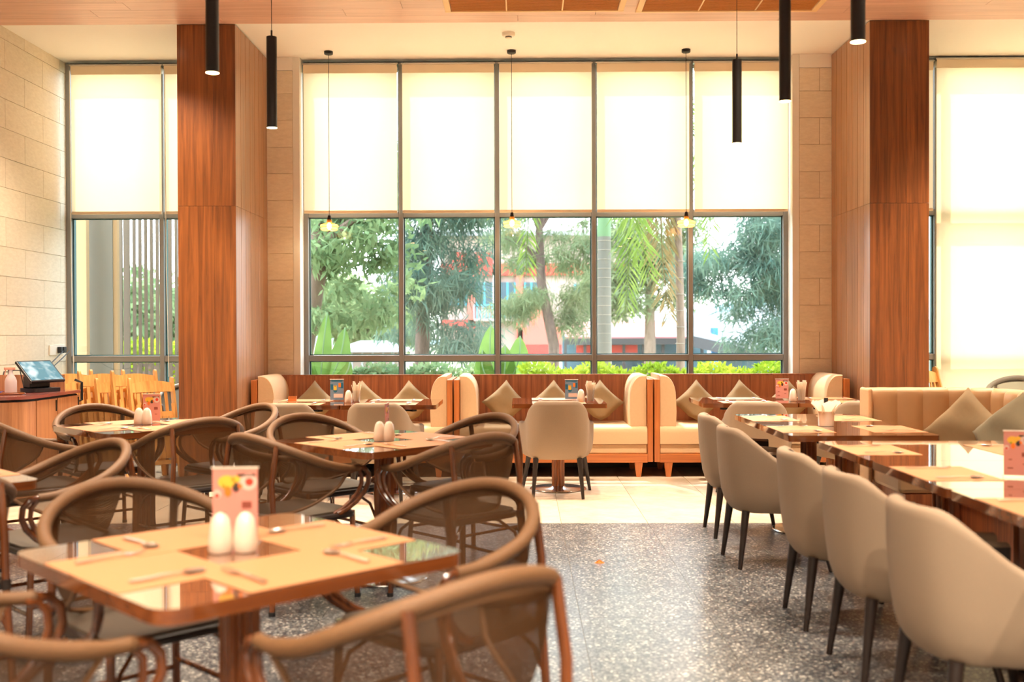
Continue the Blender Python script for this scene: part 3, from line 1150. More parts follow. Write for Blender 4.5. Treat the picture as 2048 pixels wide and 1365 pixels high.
# --- square tables with the wicker chairs
SIDE = 0.87
LT = {'t1': (-0.76, 2.80, 'the large shaker table'),
      't2': (-0.755, 5.70, 'the middle wicker chair table'),
      't3': (-2.40, 6.66, 'the counter table'),
      't4': (-2.54, 4.18, 'the half-seen square table')}
tlab = {'t1': 'glossy square table with a tall pink menu card and two large white shakers',
        't2': 'square pedestal table with paired white shakers ringed by four wicker chairs, facing the booths',
        't3': 'square pedestal table before the service counter with a pink card and two shakers',
        't4': 'half-seen square table with one corner showing, beside a wide tilted wicker hoop'}
for key, (x, y, nm_) in LT.items():
    table(SIDE, SIDE, (x, y), PI / 4, tlab[key], 'square tables among the wicker chairs', 0.06)
    for q in range(4):
        if key == 't4' and q in (1, 2):
            continue
        a = PI / 4 + q * PI / 2
        e = (x + math.cos(a) * SIDE / 2, y + math.sin(a) * SIDE / 2)
        setting(e, a + PI, nm_, lift=0.0013 * (q % 2), where=(', seat towards booths and aisle', ', seat towards booths and counter', ', counter side away from booths', ', aisle side away from booths')[q])
p = G(441, 1105, TT)
shaker((p.x, p.y, TT), 'large white shaker in front of the pink menu card, the one over the food picture', 'shakers before the pink menu')
p = G(491, 1103, TT)
shaker((p.x, p.y, TT), 'large white shaker in front of the pink menu card, the one below the red dish', 'shakers before the pink menu')
p = G(465, 1085, TT)
menu_card((p.x, p.y + 0.03, TT), R(4), 'tall pink menu card with food pictures behind the two large white shakers', 'pink', 0.125, 0.19)
for px in (759, 778):
    p = G(px, 882, TT)
    shaker((p.x, p.y, TT), 'small white shaker, one of a pair on the table ringed by four wicker chairs', 'shaker pair on the middle wicker chair table')
p = G(774, 872, TT)
menu_card((p.x, p.y, TT), R(86), 'menu card seen edge-on behind the shaker pair', 'pink', 0.10, 0.17)
for px in (278, 294):
    p = G(px, 849, TT)
    shaker((p.x, p.y, TT), 'small white shaker, one of a pair beside a pink card before the counter', 'shaker pair before the counter')
p = G(298, 846, TT)
menu_card((p.x, p.y + 0.05, TT), R(3), 'pink menu card beside the shaker pair on the table before the counter', 'pink', 0.11, 0.17)

# --- booth tables
BT = 0.775
bt = [(-1.862, 8.82, 'the sugar box booth table'), (-1.087, 8.82, 'the left booth drinks card table'),
      (0.30, 8.93, 'the middle booth table'), (1.86, 8.95, 'the pink card booth table'), (2.635, 8.95, 'the booth table behind the sofa')]
bl = ['booth table at the left column end, pushed against its twin, with a wooden sugar box', 'booth table carrying a blue drinks card beside the left booth wing', 'single small booth table in the middle booth with a beige chair before it',
      'booth table in the right booth carrying a pink card and a glass of papers', 'booth table in the right booth partly hidden behind the channelled sofa']
for (x, y, n_), l_ in zip(bt, bl):
    table(BT, BT, (x, y), 0, l_, 'booth tables', 0.02)
    setting((x, y - BT / 2), PI / 2, n_, where=', chair side')
    setting((x, y + BT / 2), -PI / 2, n_, where=', bench side')


def on(px, py):
    q = G(px, py, TT)
    return (q.x, q.y, TT)


menu_card(on(674, 802), 0, 'blue drinks card on the left booth table', 'blue', 0.115, 0.17)
menu_card(on(1143, 800), 0, 'blue drinks card on the single table of the middle booth', 'blue', 0.11, 0.16)
menu_card(on(1564, 799), 0, 'small pink menu card on the right booth table before the cushions', 'pink', 0.11, 0.16)
shaker(on(697, 806), 'white shaker next to the blue drinks card in the left booth', 'booth shakers')
shaker(on(1162, 804), 'white shaker next to the blue drinks card in the middle booth', 'booth shakers')
shaker(on(1586, 803), 'white shaker next to the pink card in the right booth', 'booth shakers')
stick_glass(on(713, 805), 'clear glass packed with white sugar sticks on the left booth table')
stick_glass(on(1181, 804), 'clear glass with folded paper napkins on the middle booth table', 'nap')
stick_glass(on(1603, 803), 'clear glass with fanned paper napkins on the right booth table', 'nap')
q = on(585, 803)
sb = thing('sugar_box', 'small open wooden box on the booth table near the left column', 'box', q, R(5))
MB().box(-0.034, 0.034, -0.025, 0.025, 0, 0.005).build('bottom', 'oak_frame_x', sb)
for a in ((-0.034, 0.034, -0.025, -0.020), (-0.034, 0.034, 0.020, 0.025), (-0.034, -0.029, -0.020, 0.020), (0.029, 0.034, -0.020, 0.020)):
    MB().box(*a, 0.005, 0.042).build('side', 'oak_frame_x', sb)

# --- tables along the sofa
st = [(1.495, 0.845, 7.06, 0.775, 'the sofa table next to the booths'), (1.495, 0.845, 6.28, 0.775, 'the tagged napkin cup table')]
yy = 5.61
for k, n_ in enumerate(('the first table of the long sofa row', 'the second table of the long sofa row', 'the third table of the long sofa row', 'the fourth table of the long sofa row')):
    st.append((1.57, 1.0, yy - 0.43, 0.858, n_))
    yy -= 0.862
sl = ['square table before the sofa corner, standing nearest the booth chairs', 'square table before the sofa with a napkin holder carrying a black tag',
      'long-row sofa table at the end facing the napkin holder table', 'second table of the long sofa row from the napkin holder', 'third table of the long sofa row from the napkin holder', 'fourth table of the long sofa row from the napkin holder']
for (x0, w, yc, d, n_), l_ in zip(st, sl):
    table(w, d, (x0 + w / 2, yc), 0, l_, 'tables along the sofa', 0.03)
    setting((x0, yc), 0.0, n_, where=', tub chair side')
    setting((x0 + w, yc), PI, n_, where=', sofa side')
q = on(1652, 852)
napkin_cup(q, 'white cup of fanned napkins with a small black tag on the sofa table')
menu_card(on(2035, 955), R(-20), 'tall orange-pink menu card on the long sofa row', 'pink', 0.10, 0.17)
napkin_cup((on(2052, 953)[0] + 0.09, on(2052, 953)[1] - 0.02, TT), 'white cup of napkins beside the menu card on the long sofa row', False)


# ------------------------------------------------------------------ wicker armchairs
def wicker_chair(loc, rot, label, group, wrap='wicker_wrap', mesh='mesh_back'):
    o = thing('wicker_armchair', label, 'armchair', loc, rot, group)

    def plan(s):
        """s in -1..1 along the hoop from the left arm end over the back to the right arm end"""
        a = abs(s)
        sg = 1 if s > 0 else -1
        if a < 0.68:
            ph = a / 0.68 * PI / 2
            x, y = 0.305 * math.sin(ph), -0.03 - 0.25 * math.cos(ph)
        else:
            t = (a - 0.68) / 0.32
            x, y = 0.305 - 0.02 * t * t, -0.03 + 0.23 * t
        z = 0.832 - 0.172 * smooth01(a / 1.0) - 0.0
        return Vector((sg * x, y, z))
    N = 40
    hoop = [plan(-1 + 2 * i / N) for i in range(N + 1)]
    MB().tube(hoop, [0.0215 if 2 < i < N - 2 else 0.018 for i in range(N + 1)], 10).build('hoop', wrap, o, smooth=True)
    # mesh shell between the hoop and a lower rim
    rows = []
    lo = []
    M_ = 34
    for i in range(M_ + 1):
        s = -0.90 + 1.80 * i / M_
        top = plan(s)
        a = abs(s) / 0.90
        k = math.sqrt(max(0.0, 1 - a ** 2.2))
        low = Vector((top.x * (1 - 0.24 * k), top.y * (1 - 0.26 * k) + 0.015 * k, top.z - 0.01 - (top.z - 0.45) * k))
        lo.append(low)
        rows.append([top.lerp(low, t) + Vector((top.x, top.y, 0)).normalized() * 0.02 * math.sin(PI * t) * k for t in (0, 0.2, 0.4, 0.6, 0.8, 1.0)])
    MB().sheet(rows).build('mesh_back', mesh, o, smooth=True)
    band = [[r[0] + (r[0] - Vector((0, 0, r[0].z))).normalized() * 0.004, r[0].lerp(r[1], 0.48) + (r[0] - Vector((0, 0, r[0].z))).normalized() * 0.004] for r in rows]
    MB().sheet(band).build('wrap_band', wrap, o, smooth=True)
    MB().tube(lo, 0.0085, 6).build('lower_rim', wrap, o, smooth=True)
    # seat
    seat = [(x, y - 0.0) for x, y in rrect(0.47, 0.45, 0.07, 5)]
    MB().prism([(x, y + 0.0) for x, y in seat], 0.432, 0.450).build('seat', 'seat_weave', o, smooth=True, ang=30)
    MB().tube([Vector((x * 1.01, y * 1.01, 0.424)) for x, y in seat], 0.016, 8, closed=True).build('seat_frame', 'seat_edge', o, smooth=True)
    for sg in (-1, 1):
        top = plan(sg * 0.30)
        out = Vector((top.x, top.y, 0)).normalized()
        pts = [top + out * 0.012 + Vector((0, 0, 0.0)), Vector((sg * 0.205, -0.262, 0.62)), Vector((sg * 0.212, -0.255, 0.43)), Vector((sg * 0.228, -0.278, 0.0))]
        MB().tube(pts, 0.0145, 8).build('back_leg', 'bamboo', o, smooth=True)
        d3 = (pts[3] - pts[2]).normalized()
        MB().tube([pts[2] - d3 * 0.018, pts[2] + d3 * 0.018], 0.0185, 8).build('binding', 'seat_edge', o, smooth=True)
        MB().tube([Vector((sg * 0.222, 0.205, 0.44)), Vector((sg * 0.228, 0.215, 0.2)), Vector((sg * 0.236, 0.228, 0.0))], 0.0145, 8).build('front_leg', 'bamboo', o, smooth=True)
        e = plan(sg * 1.0)
        for off, r in ((0.0, 0.0135), (-0.030, 0.011)):
            arc = [(0.0, 0.0, 0.0), (0.0, 0.035, -0.006), (-0.002, 0.062, -0.035), (-0.006, 0.066, -0.080), (-0.012, 0.045, -0.125), (-0.024, 0.0, -0.170), (-0.036, -0.05, -0.205), (-0.045, -0.10, -0.225)]
            MB().tube([e + Vector((sg * (dx + off * 0.3), dy * (1 + off * 4) + off, dz * (1 + off) + off * 0.2)) for dx, dy, dz in arc], r, 8).build('arm_support', 'bamboo', o, smooth=True)
        MB().tube([Vector((sg * 0.217, -0.268, 0.20)), Vector((sg * 0.228, 0.217, 0.20))], 0.009, 6).build('stretcher', 'bamboo', o, smooth=True)
        for yb in (-0.262, 0.215):
            s2 = 1 if yb > 0 else -1
            MB().tube([Vector((sg * 0.222, yb, 0.24)), Vector((sg * 0.19, yb - s2 * 0.02, 0.34)), Vector((sg * 0.12, yb - s2 * 0.06, 0.40)), Vector((sg * 0.06, yb - s2 * 0.10, 0.415))], 0.008, 6).build('corner_brace', 'bamboo', o, smooth=True)
        for yb, z in ((-0.278, 0.0), (0.228, 0.0)):
            x = sg * (0.228 if yb < 0 else 0.236)
            MB().lathe([(0.001, 0.0), (0.0165, 0.0), (0.0165, 0.02), (0.001, 0.02)], 10, (x, yb, 0), caps=False).build('foot_cap', 'plastic_black', o)
    for yb in (-0.268, 0.217):
        MB().tube([Vector((-0.222, yb, 0.17)), Vector((0.222, yb, 0.17))], 0.009, 6).build('stretcher', 'bamboo', o, smooth=True)
    return o


def face(dx, dy):
    return math.atan2(dy, dx) - PI / 2


wg = 'wicker armchairs round the square tables'
WCH = [
    # x, y, facing dx, dy, label
    (-1.19, 2.33, 1, 1, 'wicker armchair with only its arm and curled support showing at the large shaker table'),
    (-0.235, 2.34, -1, 1, 'wicker armchair with its wide mesh back to the aisle, at the large shaker table'),
    (-1.18, 3.31, 1, -1, 'wicker armchair behind the large shaker table, on the counter side of the pink menu'),
    (-0.27, 3.27, -1, -1, 'wicker armchair behind the large shaker table, on the aisle side of the pink menu'),
    (-1.165, 5.28, 1, 1, 'wicker armchair with back to us at the middle table, on the counter side'),
    (-0.345, 5.28, -1, 1, 'wicker armchair with back to us at the middle table, on the aisle side'),
    (-1.165, 6.13, 1, -1, 'wicker armchair facing us across the middle table, on the counter side'),
    (-0.345, 6.13, -1, -1, 'wicker armchair facing us across the middle table, by the booth aisle'),
    (-2.88, 6.20, 1, 1, 'wicker armchair at the counter table, on the side of the stone wall'),
    (-2.00, 6.24, -1, 1, 'wicker armchair with its rounded back towards us at the counter table'),
    (-2.80, 7.02, 1, -1, 'wicker armchair between the counter and its table'),
    (-1.97, 7.06, -1, -1, 'wicker armchair at the counter table in front of the left column foot'),
    (-2.06, 4.62, -1, -1, 'wicker armchair with a wide tilted hoop at the half-seen square table'),
    (-2.20, 3.78, -1, 1, 'wicker armchair at the half-seen square table, only a hoop end showing'),
]
w0 = None
for x, y, dx, dy, l_ in WCH:
    jit = rnd.uniform(-0.07, 0.07)
    if w0 is None:
        w0 = wicker_chair((x, y, 0), face(dx, dy), l_, wg)
    else:
        dup(w0, (x, y, 0), face(dx, dy) + jit, l_, wg)
wicker_chair((-3.20, 10.12, 0), face(0.35, -1), 'grey wicker armchair standing between the window and the left column', 'wicker chairs by the windows', 'wicker_grey', 'mesh_grey')
o = wicker_chair((4.72, 9.95, 0), face(-0.3, -1), 'dark grey wicker armchair behind the sofa, against the full length blind', 'wicker chairs by the windows', 'wicker_grey', 'mesh_grey')
o.scale = (1, 1, 1.06)


# ------------------------------------------------------------------ beige tub chairs
def tub_chair(loc, rot, label, group):
    o = thing('tub_chair', label, 'chair', loc, rot, group)
    NU = 44

    def station(u):
        """u -1..1: plan point, outward normal and top height of the shell"""
        a = abs(u)
        sg = 1 if u > 0 else -1
        if a < 0.22:
            x, y = 0.095 * a / 0.22, -0.26 + 0.010 * (a / 0.22) ** 2
            nx, ny = 0.12 * a / 0.22, -1
        elif a < 0.54:
            t = (a - 0.22) / 0.32 * PI / 2
            x, y = 0.095 + 0.145 * math.sin(t), -0.25 + 0.155 * (1 - math.cos(t))
            nx, ny = max(0.12, math.sin(t)), -max(0.25, math.cos(t))
        else:
            t = (a - 0.54) / 0.46
            x, y = 0.24 + 0.062 * math.sin(t * PI / 2), -0.095 + 0.31 * t
            nx, ny = 1, -0.25 * (1 - t)
        top = 0.79 - 0.185 * smooth01((a - 0.30) / 0.40) - 0.012 * smooth01((a - 0.7) / 0.3)
        n = Vector((nx * sg, ny, 0)).normalized()
        return Vector((sg * x, y, 0)), n, top
    rings_o, rings_i = [], []
    zb = 0.315
    th = 0.055
    for i in range(NU + 1):
        u = -1 + 2 * i / NU
        p, n, top = station(u)

        def outp(z, wgt=1 - smooth01((abs(u) - 0.15) / 0.5)):
            t = (z - zb) / 0.475
            bulge = 0.012 * math.sin(PI * min(1, t))
            leanb = -0.05 * t * wgt
            tuck = -0.030 * max(0.0, 1 - t / 0.18) ** 2
            return p + n * (bulge + tuck) + Vector((0, leanb, z))
        prof = [outp(zb) - n * 0.05, outp(zb)]
        for q in (0.03, 0.08, 0.2, 0.4, 0.6, 0.8, 0.92):
            prof.append(outp(zb + (top - zb) * q))
        tp = outp(top - 0.022)
        for q in (20, 55, 90, 125, 160):
            prof.append(tp - n * (th / 2) + n * (th / 2) * math.cos(R(q)) + Vector((0, 0, 0.022 * math.sin(R(q)))))
        rings_o.append(prof)
        inn = []
        for q in (0.97, 0.75, 0.5, 0.25):
            z = zb + (top - zb) * q - 0.012
            inn.append(outp(z) - n * th)
        rings_i.append([prof[-1]] + inn)
    m = MB().sheet(rings_o)
    # closed arm fronts
    for r_, i_ in ((rings_o[0], rings_i[0]), (rings_o[-1], rings_i[-1])):
        m.add(r_ + i_[1:], [tuple(range(len(r_) + len(i_) - 1))])
    m.build('shell', 'chair_fabric', o, smooth=True, ang=60)
    MB().sheet(rings_i).build('inner_lining', 'dark_leather', o, smooth=True, ang=60)
    pl = [(0.235 * math.cos(a) * (1 if abs(math.cos(a)) < 0.8 else 1), -0.01 + 0.235 * math.sin(a)) for a in [2 * PI * k / 28 for k in range(28)]]
    pl = rrect(0.46, 0.46, 0.12, 6)
    MB().loft([[Vector((x * s, y * s + 0.005, z)) for x, y in pl] for z, s in ((0.345, 0.98), (0.36, 1.0), (0.44, 1.0), (0.462, 0.95))]).build('seat_cushion', 'dark_leather', o, smooth=True, ang=60)
    pl2 = rrect(0.42, 0.42, 0.12, 6)
    MB().prism([(x, y) for x, y in pl2], 0.315, 0.345).build('seat_base', 'chair_fabric', o)
    for sg in (-1, 1):
        for x0, y0, x1, y1, nm_ in ((0.175, -0.195, 0.20, -0.235, 'rear_leg'), (0.225, 0.18, 0.285, 0.255, 'front_leg')):
            MB().tube([Vector((sg * x0, y0, 0.325)), Vector((sg * x1, y1, 0.0))], [0.024, 0.0125], 10).build(nm_, 'dark_leg', o, smooth=True)
    return o


tg = 'beige tub chairs'
t0 = tub_chair((0.28, 8.60, 0), 0, 'beige tub chair with its back to us at the single middle booth table', tg)
xr = 1.475
for x, y, rz, l_ in (
        (-1.87, 8.38, R(2), 'beige tub chair at the sugar box booth table, half hidden by wicker chairs'),
        (-1.13, 8.37, R(-3), 'beige tub chair at the left booth table below the blue drinks card'),
        (1.86, 8.44, R(-8), 'beige tub chair turned slightly, at the right booth table with the pink card'),
        (2.68, 8.50, R(4), 'beige tub chair at the booth table behind the sofa, only its top showing'),
        (xr, 6.97, -PI / 2, 'beige tub chair side-on at the sofa table, first from the booths'),
        (xr - 0.035, 6.10, -PI / 2 + R(3), 'beige tub chair side-on at the sofa table, second from the booths'),
        (xr + 0.02, 4.87, -PI / 2 + R(-1), 'beige tub chair side-on at the long sofa row, third from the booths'),
        (xr + 0.03, 4.15, -PI / 2 + R(2), 'beige tub chair side-on at the long sofa row, fourth from the booths'),
        (xr + 0.03, 3.40, -PI / 2 + R(4), 'beige tub chair side-on at the long sofa row, fifth from the booths')):
    dup(t0, (x, y, 0), rz, l_, tg)


# ------------------------------------------------------------------ channelled corner sofa
sofa = thing('corner_sofa', 'long tan corner sofa with vertical channel stitched back and low seat', 'sofa', (2.9, 5.0, 0))
O = Vector((2.9, 5.0, 0))


def channel(w):
    n = 7
    rows = []
    for i in range(n + 1):
        t = -1 + 2 * i / n
        x = t * w / 2
        b = 0.022 * (1 - abs(t) ** 3)
        prof = [(-b, 0.42), (-b - 0.006, 0.65), (-b - 0.002, 0.88)]
        for q in (25, 50, 75):
            prof.append((-b + 0.045 - 0.045 * math.cos(R(q)), 0.90 + 0.045 * math.sin(R(q))))
        prof += [(0.06, 0.948 - 0.004 * abs(t) ** 3), (0.12, 0.944), (0.145, 0.92), (0.15, 0.40)]
        rows.append([Vector((x, y, z)) for y, z in prof])
    return MB().sheet(rows).mesh('back_channel', 'sofa_leather', True, 70)


CH = 0.175
chm = channel(CH + 0.002)
path = []
xq = 2.385
while xq + CH <= 2.98:
    path.append((xq + CH / 2, 7.20, 0.0))
    xq += CH
rad = 0.26
xe, yc_ = xq, 7.20 - rad
for k in range(3):
    a = R(15 + 30 * k)
    path.append((xe + rad * math.sin(a), yc_ + rad * math.cos(a), -a))
xs_ = xe + rad
yq = yc_
chc = channel(2 * rad * math.tan(R(15)) + 0.012)
npath = len(path)
for k, (x, y, a) in enumerate(path):
    link('back_channel', chc if k >= npath - 3 else chm, sofa, Vector((x, y, 0)) - O, (0, 0, a))
while yq - CH > 2.3:
    link('back_channel', chm, sofa, Vector((xs_, yq - CH / 2, 0)) - O, (0, 0, -PI / 2))
    yq -= CH
MB().box(2.352 - O.x, 2.383 - O.x, 7.16 - O.y, 7.36 - O.y, 0.10, 0.945).build('end_panel', 'upholstery', sofa, bevel=0.015)
MB().box(2.385 - O.x, xs_ - O.x, 6.66 - O.y, 7.21 - O.y, 0.30, 0.45).build('seat_cushion', 'sofa_leather', sofa, bevel=0.03)
yk = 6.655
while yk > 2.4:
    MB().box(2.70 - O.x, xs_ - O.x, yk - 0.855 - O.y, yk - O.y, 0.30, 0.45).build('seat_cushion', 'sofa_leather', sofa, bevel=0.03)
    yk -= 0.86
MB().box(2.76 - O.x, xs_ + 0.13 - O.x, 2.36 - O.y, 6.66 - O.y, 0.0, 0.30).build('seat_plinth', 'teak_booth', sofa)
MB().box(2.42 - O.x, xs_ + 0.1 - O.x, 6.66 - O.y, 7.33 - O.y, 0.0, 0.30).build('seat_plinth', 'teak_booth', sofa)
sg_ = 'cushions on the sofa'
cushion(CM[0], Vector((2.86, 6.80, 0.685)), R(4), R(16), R(-46), 'olive brown cushion on its corner in the curve of the sofa back', sg_, 1.3)
cushion(CMG, Vector((2.93, 6.33, 0.685)), R(-4), R(16), R(-66), 'grey olive cushion leaning on the straight sofa back beside the curved one', sg_, 1.3)
cushion(CMG, Vector((2.98, 5.70, 0.685)), R(3), R(16), R(-76), 'grey olive cushion behind the menu card at the sofa row', sg_, 1.3)

# ------------------------------------------------------------------ service counter and its things
cb = thing('service_counter', 'low wood veneer service counter with rounded corner against the stone wall', 'counter', (-4.2, 8.55, 0))
cO = Vector((-4.2, 8.55, 0))


def cpoly(g):
    x0, x1, y0, y1, r = -4.605, -3.83 + g, 8.0 - g, 9.03, 0.22
    out = [(x1, y1), (x0, y1), (x0, y0)]
    for k in range(9):
        a = R(-90 + 90 * k / 8)
        out.append((x1 - r + r * math.cos(a), y0 + r + r * math.sin(a)))
    return [(x - cO.x, y - cO.y) for x, y in out]


MB().prism(cpoly(-0.02), 0.06, 0.815).build('carcass', 'grout_dark', cb, smooth=True, ang=30)
MB().prism(cpoly(-0.06), 0.0, 0.06).build('plinth', 'dark_leg', cb)
MB().prism(cpoly(0.012), 0.825, 0.85).build('counter_top', 'counter_top', cb, smooth=True, ang=30)
MB().prism(cpoly(-0.03), 0.815, 0.825).build('shadow_gap', 'grout_dark', cb)
x1 = -3.83
for ya, yb in ((8.235, 8.60), (8.615, 9.03)):
    d_ = MB().box(x1 - 0.02 - cO.x, x1 - cO.x, ya - cO.y, yb - cO.y, 0.06, 0.805).build('door', 'cabinet_wood', cb, bevel=0.002)
    MB().box(x1 - cO.x, x1 + 0.006 - cO.x, yb - 0.03 - cO.y, yb - 0.02 - cO.y, 0.70, 0.79).build('handle', 'black_metal', d_)
cv = MB()
r_ = 0.22
ro = []
for k in range(9):
    a = R(-90 + 90 * k / 8)
    ro.append((x1 - r_ + r_ * math.cos(a), 8.0 + r_ + r_ * math.sin(a)))
for k in range(9):
    a = R(0 - 90 * k / 8)
    ro.append((x1 - r_ + (r_ - 0.02) * math.cos(a), 8.0 + r_ + (r_ - 0.02) * math.sin(a)))
cv.prism([(x - cO.x, y - cO.y) for x, y in ro], 0.06, 0.805).build('curved_panel', 'cabinet_wood', cb, smooth=True, ang=40)
MB().box(-4.60 - cO.x, x1 - r_ - cO.x, 8.0 - cO.y, 8.02 - cO.y, 0.06, 0.805).build('front_panel', 'cabinet_wood', cb)
MB().box(-4.60 - cO.x, -3.95 - cO.x, 9.0 - cO.y, 9.02 - cO.y, 0.85, 0.98).build('back_splash', 'cabinet_wood', cb)

MB().tube([(x1 - 0.03 - cO.x, 9.03 - cO.y, 0.74), (x1 + 0.0 - cO.x, 9.08 - cO.y, 0.76), (x1 + 0.0 - cO.x, 9.08 - cO.y, 0.91), (x1 - 0.03 - cO.x, 9.02 - cO.y, 0.935)], 0.012, 8).build('end_handle', 'plastic_black', cb, smooth=True)

# tablet till
m, n, l, b = new_mat('till_screen')
t = n.new('ShaderNodeTexCoord')
nz = n.new('ShaderNodeTexNoise')
nz.inputs['Scale'].default_value = 9
rp = n.new('ShaderNodeValToRGB')
rp.color_ramp.elements[0].position = 0.42
rp.color_ramp.elements[0].color = C(20, 120, 150)
rp.color_ramp.elements[1].position = 0.62
rp.color_ramp.elements[1].color = C(220, 240, 245)
l.new(t.outputs['Object'], nz.inputs['Vector'])
l.new(nz.outputs['Fac'], rp.inputs[0])
l.new(rp.outputs[0], b.inputs['Emission Color'])
b.inputs['Emission Strength'].default_value = 0.5
b.inputs['Base Color'].default_value = (0.02, 0.05, 0.06, 1)
b.inputs['Roughness'].default_value = 0.1
MATS['till_screen'] = m
pt = G(95, 782, 0.851)
ti = thing('till_terminal', 'black till terminal with a tilted teal screen on the service counter', 'till', (pt.x + 0.0, pt.y - 0.13, 0.853), R(64))
MB().prism(rrect(0.26, 0.22, 0.04), 0, 0.03).build('base', 'plastic_black', ti, smooth=True, ang=30)
MB().loft([[Vector((x, y, z)) for x, y in ((-0.1, 0.0), (0.1, 0.0), (0.1, 0.09), (-0.1, 0.09))] for z in (0.03, 0.13)]).build('stand', 'plastic_black', ti, bevel=0.01)
TM = Matrix.Translation((0, 0.0, 0.165)) @ Matrix.Rotation(R(42), 4, 'X')
MB().box(-0.17, 0.17, -0.125, 0.125, -0.012, 0.012, TM).build('display', 'plastic_black', ti, bevel=0.004)
MB().box(-0.155, 0.155, -0.11, 0.11, 0.012, 0.0135, TM).build('screen', 'till_screen', ti)
MB().tube([(0.12, 0.08, 0.035), (0.13, 0.1, 0.08), (0.13, 0.1, 0.1)], 0.03, 10).build('printer_roll', 'plastic_black', ti, smooth=True)
pb = G(24, 786, 0.851)
bo = thing('spray_bottle', 'clear spray bottle with a pink trigger head on the counter', 'bottle', (pb.x + 0.03, pb.y - 0.08, 0.851), 0.4)
MB().lathe([(0.001, 0), (0.044, 0.0), (0.046, 0.01), (0.046, 0.10), (0.038, 0.125), (0.017, 0.16), (0.015, 0.19), (0.001, 0.19)], 20, caps=False).build('bottle', 'bottle_plastic', bo, smooth=True)
MB().box(-0.05, 0.035, -0.012, 0.012, 0.19, 0.215).build('spray_head', 'pink_plastic', bo, bevel=0.005)
MB().tube([(-0.035, 0, 0.19), (-0.045, 0, 0.16), (-0.04, 0, 0.14)], 0.005, 6).build('trigger', 'pink_plastic', bo)
pb = G(37, 784, 0.851)
ob = thing('condiment_tub', 'small pale pink tub behind the spray bottle on the counter', 'tub', (pb.x - 0.10, pb.y + 0.10, 0.851))
MB().lathe([(0.001, 0), (0.022, 0), (0.025, 0.07), (0.001, 0.07)], 16, caps=False).build('tub_body', 'pink_plastic', ob)
MB().lathe([(0.001, 0.07), (0.027, 0.07), (0.027, 0.082), (0.001, 0.082)], 16, caps=False).build('lid', 'plastic_white', ob)
cl = MB()
rows = []
for i in range(9):
    rows.append([Vector((-0.09 + 0.18 * i / 8, -0.06 + 0.12 * j / 6, 0.004 + 0.06 * math.exp(-((i - 3) / 2.2) ** 2 - ((j - 3) / 2.0) ** 2) + 0.006 * math.sin(i * 2 + j))) for j in range(7)])
cl.sheet(rows)
pb = G(5, 787, 0.851)
tag(cl.build('cleaning_cloth', 'blue_cloth', None, smooth=True, loc=(pb.x - 0.12, pb.y + 0.05, 0.852)), 'crumpled dark blue cloth on the counter by the spray bottle', 'cloth')
pb = G(40, 788, 0.851)
tr = thing('serving_tray', 'flat brown serving tray lying on the counter edge', 'tray', (pb.x - 0.03, pb.y - 0.12, 0.851), R(25))
MB().prism(rrect(0.24, 0.14, 0.05), 0, 0.004).build('tray_floor', 'table_edge', tr)
MB().tube([Vector((x, y, 0.008)) for x, y in rrect(0.24, 0.14, 0.05)], 0.005, 6, closed=True).build('tray_rim', 'table_edge', tr)

# socket on the left wall, with plugs and cables
pw = P(108, 699, 10.2)
yo = abs(XL) * F / (1045 - 108)
zo = EYE.z + (665 - 698) * yo / F
so = thing('wall_socket', 'double wall socket with black plugs on the stone wall', 'socket', (XL, yo, zo))
MB().box(0, 0.012, -0.16, 0.16, -0.05, 0.05).build('face_plate', 'plastic_white', so, bevel=0.003)
MB().box(0.012, 0.05, 0.0, 0.05, -0.03, 0.03).build('plug', 'plastic_black', so, bevel=0.004)
MB().box(0.012, 0.05, 0.07, 0.13, -0.03, 0.03).build('plug', 'plastic_black', so, bevel=0.004)
for dy, lab in ((0.025, 'black cable hanging from the plug nearer the counter'), (0.10, 'black cable hanging from the plug nearer the window')):
    a = Vector((XL + 0.05 + dy * 0.4, yo + dy, zo - 0.01))
    b2 = Vector((XL + 0.05 + dy * 0.4, 9.12 + dy * 0.6, 0.94))
    pts = []
    for i in range(13):
        t = i / 12
        q = a.lerp(b2, t)
        q.z -= 0.10 * math.sin(PI * t)
        pts.append(q)
    pts.append(Vector((XL + 0.10 + dy * 0.5, 9.06, 1.0 + dy * 0.2)))
    pts.append(Vector((XL + 0.2 + dy, 8.96, 1.0 + dy * 0.2)))
    pts.append(Vector((XL + 0.24 + dy, 8.95, 0.862)))
    tag(MB().tube(pts, 0.005, 6).build('power_cable', 'plastic_black', None, smooth=True), lab, 'cable', 'till cables')


